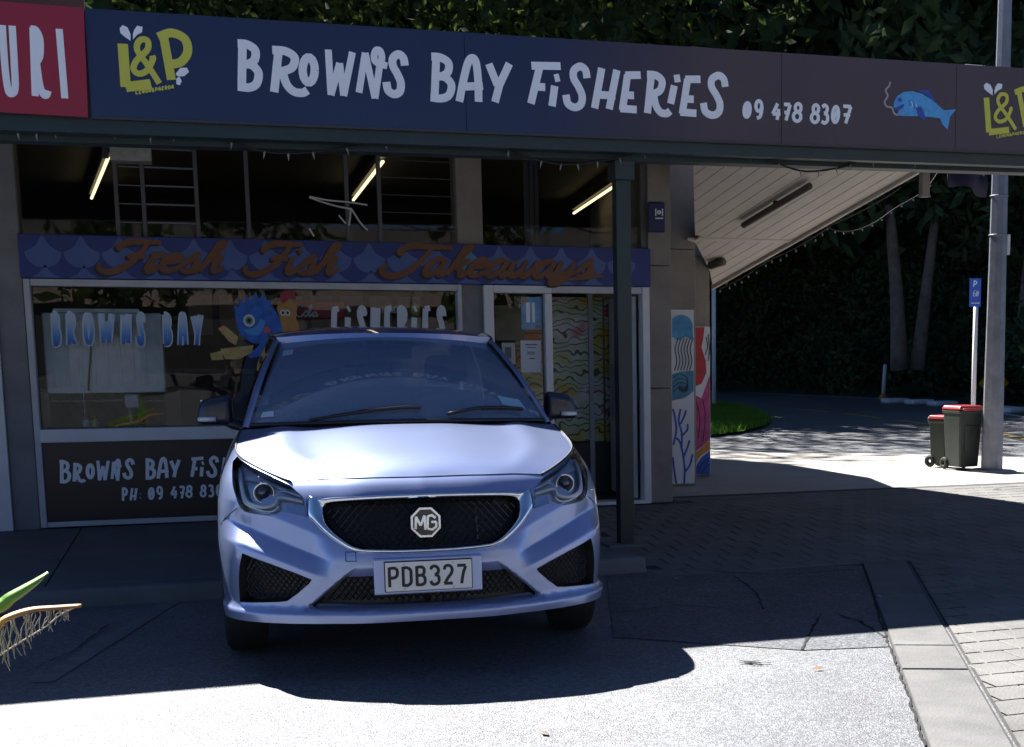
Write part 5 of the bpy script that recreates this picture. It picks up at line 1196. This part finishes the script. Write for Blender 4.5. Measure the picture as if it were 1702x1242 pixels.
# aerial at rear of the roof
tube('aerial', [(0, 3.55, 1.455), (0, 3.62, 1.52), (0, 3.75, 1.60)], .006, blackpl, car, 6)
for sd in (1, -1):
    m3 = np.array([sd, 1, 1])
    # A pillar: swept section between screen edge and door frame
    A = [[(np.array([.705, 1.115, 1.012])*(1-t)+np.array([.557, 2.06, 1.412])*t+np.array([0, -.022, .024])*math.sin(math.pi*t)*.8)*m3,
          (np.array([.728, 1.12, 1.012])*(1-t)+np.array([.578, 2.07, 1.428])*t+np.array([.006, -.022, .03])*math.sin(math.pi*t)*.8)*m3,
          (np.array([.742, 1.17, 1.0])*(1-t)+np.array([.588, 2.10, 1.42])*t+np.array([.008, -.015, .022])*math.sin(math.pi*t)*.8)*m3,
          (np.array([.738, 1.24, 1.0])*(1-t)+np.array([.582, 2.15, 1.405])*t+np.array([.006, -.012, .015])*math.sin(math.pi*t)*.8)*m3] for t in np.linspace(0, 1, 13)]
    ap = patch('a_pillar', [[r_[0]+np.array([0, .006, -.004]), r_[1], r_[2]] for r_ in A], paint)
    patch('pillar_trim', [[r_[2], r_[3]] for r_ in A], gloss_black, ap)
    patch('screen_gasket', [[r_[0]+np.array([-.012*sd, -.002, .002]), r_[0]+np.array([.004*sd, -.001, .003])] for r_ in A], gloss_black, ap)
    gl = []
    for t in np.linspace(0, 1, 7):
        r_ = []
        for q_ in np.linspace(0, 1, 15):
            yb, yr = 1.24+(3.50-1.24)*q_, 2.15+(3.25-2.15)*q_; e = rail(yr); p = np.array([.738-.02*sst(.7, 1, q_), yb, 1.0])*(1-t)+e*t; p[0] += .03*math.sin(math.pi*t); r_.append(p*m3)
        gl.append(r_)
    patch('side_window', gl, darkglass)
    cp = [[np.array(p)*m3 for p in r_] for r_ in ([(.718, 3.50, 1.0), (.70, 3.75, 1.0), (.66, 3.93, 1.02)], [(.68, 3.42, 1.2), (.645, 3.66, 1.2), (.60, 3.86, 1.2)], [(rail(3.25)[0], 3.25, rail(3.25)[2]), (rail(3.5)[0], 3.5, rail(3.5)[2]), (.53, 3.75, 1.36)])]
    patch('c_pillar', cp, paint)
    tube('roof_rail', [tuple((rail(y)+np.array([.004, 0, .004]))*m3) for y in np.linspace(2.09, 3.72, 12)], .012, gloss_black, roof, 6)
    tube('belt_trim', [tuple(np.array([.745-.02*max(0, q_-.7)*3, 1.24+2.26*q_, 1.0])*m3) for q_ in np.linspace(0, 1, 10)], .010, gloss_black, car, 6)
    V = [tuple(np.array(p)*m3) for p in ((.715, 2.34, 1.0), (.715, 2.42, 1.0), (.60, 2.75, 1.45), (.60, 2.67, 1.45))]
    # mirrors
    mc = np.array([.885, 1.66, 1.075])
    bm = bmesh.new(); bmesh.ops.create_cube(bm, size=1)
    for v in bm.verts:
        x_, y_, z_ = v.co; v.co = Vector((mc[0]+x_*.185*(1 if z_ < 0 else .80)-(.012 if z_ > 0 else 0), mc[1]+y_*.13*(.75 if x_ > 0 else 1), mc[2]+z_*(.155 if x_ < 0 else .125)-(.012 if x_ > 0 else 0)))
    bmesh.ops.bevel(bm, geom=list(bm.edges), offset=.042, segments=5, affect='EDGES', profile=.55)
    for v in bm.verts: v.co.x *= sd
    bmesh.ops.recalc_face_normals(bm, faces=bm.faces)
    mi = bmo('mirror', bm, mat('mirror_cap', (.02, .022, .04), .3, coat=.3), car, True)
    tube('mirror_arm', [tuple(np.array([.735, 1.62, .985])*m3), tuple(np.array([.80, 1.64, 1.0])*m3), tuple(np.array([.85, 1.65, 1.03])*m3)], .025, blackpl, mi, 8)
    tube('indicator', [tuple(np.array(p)*m3) for p in ((.875, 1.594, 1.03), (.92, 1.598, 1.028), (.958, 1.62, 1.028))], .012, mat('clear_lamp', (.75, .76, .78), .15), mi, 8)
    mo('mirror_glass', [tuple(np.array(p)*m3) for p in ((.81, 1.728, 1.01), (.955, 1.718, 1.02), (.95, 1.718, 1.12), (.82, 1.728, 1.135))], [(0, 1, 2, 3)], chrome, mi)
    # wheels
    for yw in (.87, 3.36):
        wx = .752; prof = [(.0, .19), (-.075, .20), (-.09, .25), (-.088, .285), (-.07, .302), (.0, .306), (.07, .302), (.088, .285), (.09, .25), (.075, .20), (0, .19)]; n = 40; V = []; F = []
        for i in range(n):
            a = 2*math.pi*i/n
            for (ox, r_) in prof[:-1]: V.append(((wx+ox)*sd, yw+r_*math.cos(a), .306+r_*math.sin(a)))
        k_ = len(prof)-1
        for i in range(n):
            for j in range(k_): F.append((i*k_+j, i*k_+(j+1) % k_, ((i+1) % n)*k_+(j+1) % k_, ((i+1) % n)*k_+j))
        wh = mo('wheel', V, F, rubber, car, True)
        V = [((wx+.05)*sd, yw, .306)]; F = []
        for i in range(20):
            a = 2*math.pi*i/20; r_ = .195 if i % 4 in (0, 1) else .08; V.append(((wx+.075)*sd, yw+r_*math.cos(a), .306+r_*math.sin(a)))
        F = [(0, 1+i, 1+(i+1) % 20) for i in range(20)]; mo('rim', V, F, alloy, wh); ring('rim_edge', ((wx+.07)*sd, yw, .306), .19, .012, alloy, wh, Vector((sd, 0, 0)))
        V = []; F = []
        for i in range(15):
            a = math.pi*i/14
            for ox in (.50, .80): V.append((ox*sd, yw-.335*math.cos(a), .31+.335*math.sin(a)))
            if i: F.append((2*i-2, 2*i-1, 2*i+1, 2*i))
        mo('wheel_arch_liner', V, F, blackpl, car, True)
hw = []
for t in np.linspace(0, 1, 6): hw.append([np.array([s*(.60*(1-t)+.50*t), 3.95*(1-t)+3.76*t+.03*(1-s*s), 1.03*(1-t)+1.395*t]) for s in np.linspace(-1, 1, 9)])
patch('rear_window', hw, glass('rear_glass', (.85, .88, .9), .0, 1.35))
bx('underbody', -.66, .66, .45, 3.85, .235, .29, blackpl, car, .02)
bx('firewall', -.70, .70, .95, 1.0, .27, .95, blackpl, car, .0)
# cabin
db = [[np.array([s*.69, 1.10+.12*s*s+yy, zz]) for s in np.linspace(-1, 1, 11)] for yy, zz in ((-.02, .985), (.15, 1.0), (.32, 1.005), (.42, .97), (.45, .80))]
patch('dashboard', db, dashm)
bx('cabin_floor', -.70, .70, 1.0, 3.85, .28, .34, dashm, car, 0)
def seat(x, y, name='seat', wide=.44):
    bm = bmesh.new(); box_bm(bm, x-wide/2, x+wide/2, y-.35, y+.15, .42, .58, .06); st = bmo(name, bm, seatm, car, True)
    bm = bmesh.new(); box_bm(bm, x-wide/2*.92, x+wide/2*.92, y+.10, y+.24, .56, 1.14, .06); 
    for v in bm.verts: v.co.y += (v.co.z-.56)*.22; v.co.x = x+(v.co.x-x)*(1-.25*max(0, v.co.z-.9))
    bmo('seat_back', bm, seatm, st, True)
    bm = bmesh.new(); box_bm(bm, x-.12, x+.12, y+.25, y+.35, 1.17, 1.34, .045); bmo('headrest', bm, seatm, st, True)
seat(-.36, 2.15); seat(.36, 2.15); seat(0, 3.0, 'rear_bench', 1.2)
ring('steering_wheel', (-.36, 1.66, .93), .18, .015, seatm, car, Vector((0, -.9, -.35)).normalized())
bx('rear_view_mirror', -.115, .115, 1.80, 1.83, 1.325, 1.385, blackpl, car, .012)
bx('roof_console', -.14, .14, 1.92, 2.08, 1.385, 1.425, mat('headlining', (.28, .28, .29), .8), car, .015)
def ws_pt(s, t, off=.012): p = wsb(s)*(1-t)+wst(s)*t+np.array([0, -.075, .07])*math.sin(math.pi*t**.8)*(1-.75*s*s); return p+np.array([0, -off*.45, off])
for pts_, lab in (([(-.62, .0), (-.30, .04), (.0, .065), (.12, .06)], 0), ([(.30, .02), (.55, .065), (.80, .075), (.86, .07)], 1)):
    wpr = tube('wiper', [tuple(ws_pt(a, b, .016)) for a, b in cat_rom(pts_, 5)], .009, blackpl, car, 6); k0 = pts_[0]
    tube('wiper_blade', [tuple(ws_pt(a, b+.02, .006)) for a, b in cat_rom(pts_[1:], 5)], .006, rubber, wpr, 5)
q = [ws_pt(a, b, .003) for a, b in ((.73, .12), (.90, .10), (.885, .19), (.72, .205))]; mo('windscreen_label', q, [(0, 1, 2, 3)], mat('label_blue', (.3, .5, .62), .5), ws)
q = [ws_pt(a, b, .003) for a, b in ((-.95, .06), (-.86, .06), (-.87, .11), (-.94, .11))]; mo('windscreen_label', q, [(0, 1, 2, 3)], paper, ws)
q = [ws_pt(a, b, .003) for a, b in ((-.93, .78), (-.84, .78), (-.85, .87), (-.94, .87))]; mo('windscreen_label', q, [(0, 1, 2, 3)], mat('label_pale', (.35, .45, .55), .5), ws)
for sd in (1, -1): tl = [np.array([sd*a, b, c]) for a, b, c in ((.82, 3.72, .72), (.72, 3.935, .72), (.70, 3.92, .92), (.79, 3.70, .92))]; mo('tail_light', [tuple(p) for p in tl], [(0, 1, 2, 3)], mat('tail_red', (.25, .01, .01), .2, coat=1.), car)

# ================================================================== STREET THINGS
GZ = .075
# lamp post
lb = gz(1648, 783, GZ); lp = thing('lamp_post', 'tall galvanised steel lamp post behind the right end of the verandah', 'lamp post', lb)
tube('pole', [(lb[0], lb[1], GZ), (lb[0]+.01, lb[1], 2.2), (lb[0]+.02, lb[1], 4.5), (lb[0]+.03, lb[1], 8)], .11, galv, lp, 8, taper=[.118, .095, .075, .05], smooth=False)
ring('band', (lb[0]+.01, lb[1], 2.55), .093, .008, galv, lp, Vector((0, 0, 1))); ring('band', (lb[0]+.01, lb[1], 2.95), .09, .008, galv, lp, Vector((0, 0, 1)))
bx('junction_box', lb[0]+.09, lb[0]+.13, lb[1]-.05, lb[1]+.02, 2.35, 2.56, mat('pale_box', (.5, .52, .55), .5), lp, .006)
tube('base_collar', [(lb[0], lb[1], GZ), (lb[0], lb[1], GZ+.02)], .24, concrete, lp, 14, taper=[.27, .22])
tube('lamp_arm', [(lb[0]+.03, lb[1], 7.9), (lb[0]+.2, lb[1]+.5, 8.3), (lb[0]+.3, lb[1]+1.4, 8.4)], .035, galv, lp, 8)
bx('lamp_head', lb[0]+.2, lb[0]+.42, lb[1]+1.3, lb[1]+1.9, 8.34, 8.46, galv, lp, .03)
# wheelie bins
binm = mat('bin_green', (.018, .026, .02), .5, var=.25, vscale=6); lidm = mat('bin_red', (.26, .012, .02), .4)
def wheelie(label, u0, u1, v0, v1, rot):
    c = gz((u0+u1)/2, v1, GZ); dist = (c-CAM)@AF; W = (u1-u0)/FPX*dist*.92; H = (v1-v0)/FPX*dist*.97
    t = thing('wheelie_bin', label, 'bin', (c[0], c[1]+W*.5, GZ), 'wheelie bins by the lamp post', rotz=rot, local=True)
    h = W/2; zt_ = H*.93
    def fr(z0, a0, z1, a1, name, m, par, zlo=None):
        V = [(-a0, -a0, z0), (a0, -a0, z0), (a0, a0, z0), (-a0, a0, z0), (-a1, -a1, z1), (a1, -a1, z1), (a1, a1, z1), (-a1, a1, z1)]
        bm = bmesh.new(); bv = [bm.verts.new(v) for v in V]
        for f in ((3, 2, 1, 0), (4, 5, 6, 7), (0, 1, 5, 4), (1, 2, 6, 5), (2, 3, 7, 6), (3, 0, 4, 7)): bm.faces.new([bv[i] for i in f])
        bmesh.ops.bevel(bm, geom=list(bm.edges), offset=W*.045, segments=2, affect='EDGES', profile=.5); return bmo(name, bm, m, par, False)
    fr(.04, h*.78, zt_, h*.95, 'bin_body', binm, t); fr(zt_-.035, h*1.0, zt_+.005, h*1.02, 'bin_collar', binm, t)
    lid = fr(zt_+.006, h*1.06, zt_+.05, h*.92, 'lid', lidm, t)
    tube('lid_handle', [(-h*.8, -h*1.08, zt_+.01), (h*.8, -h*1.08, zt_+.01)], .013, lidm, lid, 6)
    for sd in (1, -1): ring('wheel', (sd*h*.80, h*.86, .07), .042, .026, rubber, t, Vector((1, 0, 0)), 18, 8)
    for sd in (1, -1): tube('grip', [(sd*h*.7, h*1.0, zt_-.05), (sd*h*.7, h*1.18, zt_), (sd*h*.7, h*1.05, zt_+.03)], .012, binm, t, 6)
    bx('moulded_panel', -h*.5, h*.5, -h*.93, -h*.88, H*.3, H*.7, binm, t, .006)
    return t
wheelie('larger dark green wheelie bin with red lid against the lamp post', 1584, 1638, 672, 783, .12)
wheelie('smaller dark green wheelie bin with red lid left of the other bin', 1555, 1592, 690, 778, .5)
# blue parking sign
sb_ = gz(1612, 762, .0); ps = thing('parking_sign', 'small blue parking sign with white letters on a white pole', 'sign', (sb_[0], sb_[1], 0))
zt_ = float(py(1620, 463, sb_[1])[2]); xs_ = sb_[0]+.03
tube('pole', [(xs_, sb_[1], 0), (xs_+.01, sb_[1], zt_-.02)], .03, whitep, ps, 10)
a = py(1611, 510, sb_[1]-.04); b = py(1631, 463, sb_[1]-.04); bx('plate', a[0], b[0], sb_[1]-.045, sb_[1]-.035, a[2], b[2], mat('sign_blue', (.015, .10, .52), .4), ps, .006)
strokes_obj('letter', glyph_px('P', 1617, 467, 1624, 477, sb_[1]-.046), .012, sb_[1]-.0455, letw, ps, .002)
for ch, u in (('r', 1617), ('0', 1622)): strokes_obj('letter', glyph_px('6' if ch == 'r' else '0', u, 483, u+4.8, 493, sb_[1]-.046), .0065, sb_[1]-.0455, letw, ps, .002)
strokes_obj('printed_rule', [pxpoly([(1614, 504), (1628, 504)], sb_[1]-.046)], .008, sb_[1]-.0455, letw, ps, .002)
# yellow diamond sign
DYs = 17.0; c = py(1652.5, 637, DYs); ds = thing('warning_sign', 'yellow diamond road sign with black arrow partly hidden by the lamp post', 'sign', (c[0], DYs, 0)); hw_ = (py(1677, 637, DYs)[0]-c[0])
polyfill('plate', [(c[0]-hw_, c[2]), (c[0], c[2]-hw_), (c[0]+hw_, c[2]), (c[0], c[2]+hw_)], DYs, .02, mat('sign_yellow', (.75, .42, .01), .4), ds)
polyfill('arrow', [(c[0]+hw_*.2, c[2]+hw_*.12), (c[0]+hw_*.2, c[2]+hw_*.34), (c[0]+hw_*.62, c[2]+hw_*.02), (c[0]+hw_*.35, c[2]-hw_*.42), (c[0]+hw_*.2, c[2]-hw_*.12), (c[0]-hw_*.4, c[2]-hw_*.12), (c[0]-hw_*.4, c[2]+hw_*.12)], DYs-.004, .003, cable, ds)
tube('pole', [(c[0], DYs+.05, -.1), (c[0], DYs+.05, c[2]+hw_*.8)], .035, galv, ds, 8)
# road marker post and kerb blocks on the far edge
c = gz(1468, 661, .05); mp_ = thing('marker_post', 'slim white marker post with orange base on the far road edge', 'post', c); zt_ = float(py(1471, 606, c[1])[2])
tube('post', [(c[0], c[1], .16), (c[0]+.05, c[1], zt_)], .055, mat('marker_white', (.8, .8, .8), .5), mp_, 8); tube('base', [(c[0], c[1], .0), (c[0], c[1], .16)], .12, mat('marker_orange', (.55, .25, .03), .6), mp_, 8, taper=[.16, .07])
names = ['nearest the marker post', 'second from the marker post', 'just left of the bins', 'just right of the lamp post', 'at the right edge']
for (u, v), nm in zip(((1488, 664), (1528, 666), (1566, 669), (1660, 678), (1690, 680)), names):
    c = gz(u, v+3, .05); k = thing('kerb_block', 'white painted concrete kerb block %s' % nm, 'kerb block', c, 'kerb blocks along the far road edge'); bm = bmesh.new(); box_bm(bm, c[0]-.32, c[0]+.32, c[1]-.25, c[1]+.25, .0, .13, .05); bmo('block', bm, whitep, k, True)
# white post on the verge
c = gz(1187, 677, .04); wp = thing('white_post', 'tall slim white post standing on the grass verge', 'post', c); zt_ = float(py(1185, 440, c[1])[2]); tube('shaft', [(c[0], c[1], .03), (c[0], c[1], zt_)], .05, mat('post_white', (.8, .8, .8), .5), wp, 10); tube('cap', [(c[0], c[1], zt_), (c[0], c[1], zt_+.06)], .06, whitep, wp, 10, taper=[.062, .02])
# purple banner hung by the post, small hanging lamp
BYn = lb[1]-.2; bn = thing('banner', 'dark purple cloth banner hanging beside the lamp post', 'banner', py(1610, 310, BYn)); V = []; F = []
for i in range(15):
    t_ = i/14; u = 1576+(1642-1576)*t_; vb = np.interp(t_, [0, .08, .3, .5, .7, .85, 1], [312, 311, 308, 312, 322, 327, 328]); 
    for v in (284, (284+vb)/2, vb): p = py(u, v, BYn); V.append((p[0], BYn+.05*math.sin(t_*9)+.02*math.sin(v*.2), p[2]))
for i in range(14):
    for j in range(2): F.append((i*3+j, i*3+j+1, (i+1)*3+j+1, (i+1)*3+j))
cl_ = mo('cloth', V, F, mat('banner_purple', (.02, .015, .035), .8, var=.3, vscale=4), bn, True); md = cl_.modifiers.new('thickness', 'SOLIDIFY'); md.thickness = .006
a, b = py(1572, 286, BYn), py(1650, 286, BYn); tube('rod', [a, b], .015, darkmetal, bn, 6)
hl_ = py(1536, 325, -1.6); hg = thing('hanging_bracket', 'short pale square stub hanging below the verandah at right', 'bracket', hl_); a, b = py(1530, 325, -1.6), py(1543, 286, -1.6); bx('stub', a[0], b[0], -1.63, -1.57, a[2], b[2]+.12, mat('pale_stub', (.3, .27, .23), .6), hg, .004); bx('stub_cap', a[0]-.006, b[0]+.006, -1.636, -1.564, a[2]-.012, a[2], MATS['pale_stub'], hg, .003)
# fairy lights along the soffit edge and in the trees
f2 = thing('fairy_lights', 'string of small bulbs along the outer edge of the boarded soffit', 'string lights', O0); q = [O0+(O1-O0)*t_+np.array([.05, 0, -.03-.03*abs(math.sin(t_*9))]) for t_ in np.linspace(0.05, .98, 22)]; tube('cable', q, .006, cable, f2, 5)
for p in q[8:]: sphere('bulb', p+np.array([random.uniform(-.02, .02), random.uniform(-.05, .05), -.02-random.uniform(0, .03)]), .010, bulbm, f2, 1, 1, 1.5, 8)
f3 = thing('fairy_lights', 'loose loop of small bulbs hanging in front of the dark trees', 'string lights', py(1400, 380, 2.0)); q = [py(u, v, 2.0) for u, v in cat_rom([(1335, 318), (1345, 350), (1375, 378), (1410, 385), (1450, 372), (1490, 345), (1535, 318), (1560, 285)], 5)]; tube('cable', q, .005, cable, f3, 5)
for p in q[2:-2:2]: sphere('bulb', p+np.array([0, 0, -.02]), .008, bulbm, f3, 1, 1, 1.5, 8)
# dark car at the right edge of the frame
ec = gz(1697, 790, .0); dc = thing('dark_car', 'black car just entering the picture at the right edge', 'car', (ec[0]+1.62, ec[1]+.2, 0), rotz=-math.pi/2, local=True)
dpaint = mat('black_car_paint', (.01, .011, .014), .2, coat=1.)
sec = [(-1.0, .35, .50, .30), (-.95, .30, .78, .60), (-.55, .26, .95, .80), (.2, .25, 1.0, .85), (1.6, .25, 1.0, .85), (2.4, .3, .95, .8), (2.7, .4, .8, .6)]
rows_ = []
for (y_, zb_, zt2, wd) in sec: rows_.append([(x_*max(wd, .62), y_, z_) for x_, z_ in ((-.9, zb_), (-1, .5), (-.97, zt2-.08), (-.8, zt2), (0, zt2+.02), (.8, zt2), (.97, zt2-.08), (1, .5), (.9, zb_))])
patch('body', rows_, dpaint, dc)
patch('cabin', [[(x_*w_2, y_, z_) for x_, z_ in ((-.78, 1.0), (-.62, h_), (0, h_+.03), (.62, h_), (.78, 1.0))] for y_, h_, w_2 in ((-.5, .98, .9), (.1, 1.3, .9), (.9, 1.36, .9), (1.8, 1.3, .9), (2.3, .98, .9))], darkglass, dc)
for sd in (1, -1):
    for yw in (-.35, 1.9): ring('wheel', (sd*.74, yw, .29), .2, .09, rubber, dc, Vector((1, 0, 0)), 24, 10)
    sphere('mirror', (sd*.92, .2, 1.0), .09, dpaint, dc, 1, .7, .7, 12); sphere('headlight', (sd*.62, -.95, .66), .1, mat('car_lamp', (.6, .6, .6), .2), dc, 1.2, .5, .7, 12)
# flax plant at the lower left corner
fx = thing('flax_plant', 'spiky flax leaf tips, green and dry orange, poking in at lower left', 'plant', (-5.35, -6.9, 0))
fgreen = mat('flax_green', (.12, .26, .03), .45, var=.3, vscale=14); fdry = mat('flax_dry', (.42, .20, .07), .6, var=.35, vscale=22); ffr = mat('flax_fibre', (.30, .27, .23), .8)
def blade(px_pts, Y, w0, m, edge=None):
    P = [py(u, v, Y) for u, v in px_pts]; P = cat_rom([(-5.35, Y-.1, .02), (-5.15, Y-.05, P[0][2]-.12)]+[tuple(p) for p in P], 6); n = len(P); V = []; F = []
    for i, p in enumerate(P):
        t_ = i/(n-1); w = w0*(1-t_**2.2)*min(1, .4+t_*2)+.001; tg = np.array(P[min(i+1, n-1)])-np.array(P[max(i-1, 0)]); tg /= np.linalg.norm(tg); s_ = np.cross(tg, [0, -1, .25]); s_ /= np.linalg.norm(s_)
        V += [tuple(p+s_*w), tuple(p+np.array([0, -.012, -.006])), tuple(p-s_*w)]
        if i: o = 3*i; F += [(o-3, o-2, o+1, o), (o-2, o-1, o+2, o+1)]
    b_ = mo('leaf', V, F, m, fx, True); md = b_.modifiers.new('thickness', 'SOLIDIFY'); md.thickness = .002
    if edge is not None: tube('leaf_edge', [V[3*i] for i in range(n)], .0022, edge, b_, 5)
    return P
blade([(-30, 1020), (20, 992), (55, 970), (80, 951)], -6.75, .02, fgreen, fdry)
Pd = blade([(-30, 1052), (10, 1028), (50, 1014), (95, 1009), (135, 1005)], -6.75, .009, fdry, mat('flax_pale', (.6, .5, .36), .6))
tube('fibre', cat_rom([py(u, v, -6.75) for u, v in ((-12, 1098), (20, 1076), (75, 1042), (100, 1022), (130, 1007))], 5), .0022, mat('flax_pale', (.6, .5, .36), .6), fx, 5)
for i in range(40):
    t_ = .45+.5*random.random(); p = np.array(Pd[int(t_*(len(Pd)-1))]); q = [p]; dx_ = random.uniform(-.03, .015); L2 = .13*(1-(t_-.45)/.55)+.015
    for k in range(1, 5): q.append(p+np.array([dx_*k/4+random.uniform(-.008, .008), random.uniform(-.006, .006), -L2*k/4]))
    tube('fibre', q, .0012, ffr, fx, 4)
blade([(-40, 1120), (-30, 1000), (-22, 900)], -6.8, .025, fgreen, fdry); blade([(-60, 1080), (-70, 900), (-60, 760)], -6.9, .025, fgreen, fdry); blade([(-50, 1140), (-20, 1100), (-8, 1090)], -6.85, .02, fgreen, fdry)

# ------------------------------------------------------------------ wear on the ground: cracks, scuffs, fallen leaves
crackm = mat('crack_dark', (.015, .015, .016), .9)
def crack(pxs, w=.012, nm='crack'):
    P = [gz(u, v) for u, v in pxs]; Q = []
    for a, b in zip(P[:-1], P[1:]):
        k = max(2, int(np.linalg.norm(b-a)/.05))
        for i in range(k): Q.append(a+(b-a)*i/k+np.array([random.uniform(-.006, .006), random.uniform(-.006, .006), 0]))
    Q.append(P[-1]); V = []; F = []
    for i, p in enumerate(Q):
        t_ = Q[min(i+1, len(Q)-1)]-Q[max(i-1, 0)]; t_ = t_/(np.linalg.norm(t_)+1e-9); n_ = np.array([-t_[1], t_[0], 0])*w*random.uniform(.25, 1.)*.5
        V += [tuple(p+n_+[0, 0, .0075]), tuple(p-n_+[0, 0, .0075])]
        if i: F.append((2*i-2, 2*i-1, 2*i+1, 2*i))
    struct(mo(nm, V, F, crackm))
crack([(1436, 940), (1450, 985), (1462, 1030), (1480, 1080), (1498, 1130), (1520, 1190), (1538, 1242)], .014)
crack([(1365, 1022), (1345, 1055), (1333, 1082)], .02); crack([(1395, 1025), (1430, 1035), (1470, 1062)], .02); crack([(1220, 958), (1255, 985), (1270, 1015)], .014)
crack([(1010, 948), (1100, 944), (1200, 952), (1300, 957), (1440, 947)], .02); crack([(1030, 1020), (1120, 1008), (1190, 1012)], .012); crack([(180, 1040), (120, 1085), (40, 1120)], .01)
for k in range(7): u_ = 1205+random.uniform(0, 60); v_ = 1098+random.uniform(0, 8); crack([(u_, v_), (u_+random.uniform(12, 30), v_+random.uniform(-2, 3))], .022, 'scuff_mark')
lf = thing_leaf = None
litter = mat('dry_leaf', (.20, .12, .05), .8, var=.3, vscale=30); pale = mat('paper_scrap', (.6, .62, .65), .8)
for i, (u, v, m_, lab) in enumerate(((1345, 934, pale, 'tiny white paper scrap at the edge of the paving'), (1125, 964, pale, 'tiny white paper scrap beside the car on dark asphalt'), (1462, 994, pale, 'tiny white scrap near the channel in the shade'), (1090, 1018, litter, 'small dry leaf on the shaded asphalt right of the car'), (1360, 1115, litter, 'small dry leaf on the sunlit asphalt right of the car shadow'), (905, 1222, litter, 'small dry leaf on the sunlit asphalt in front of the car'))):
    c = gz(u, v); a_ = random.uniform(0, 6.28); L2 = .028; d_ = np.array([math.cos(a_), math.sin(a_), 0])*L2; n_ = np.array([-d_[1], d_[0], 0])*.5
    o = mo('paper_scrap' if m_ is pale else 'fallen_leaf', [tuple(c-d_+[0, 0, .009]), tuple(c+n_+[0, 0, .016]), tuple(c+d_+[0, 0, .012]), tuple(c-n_+[0, 0, .009])], [(0, 3, 1), (1, 3, 2)], m_); tag(o, lab, 'litter' if m_ is pale else 'leaf')
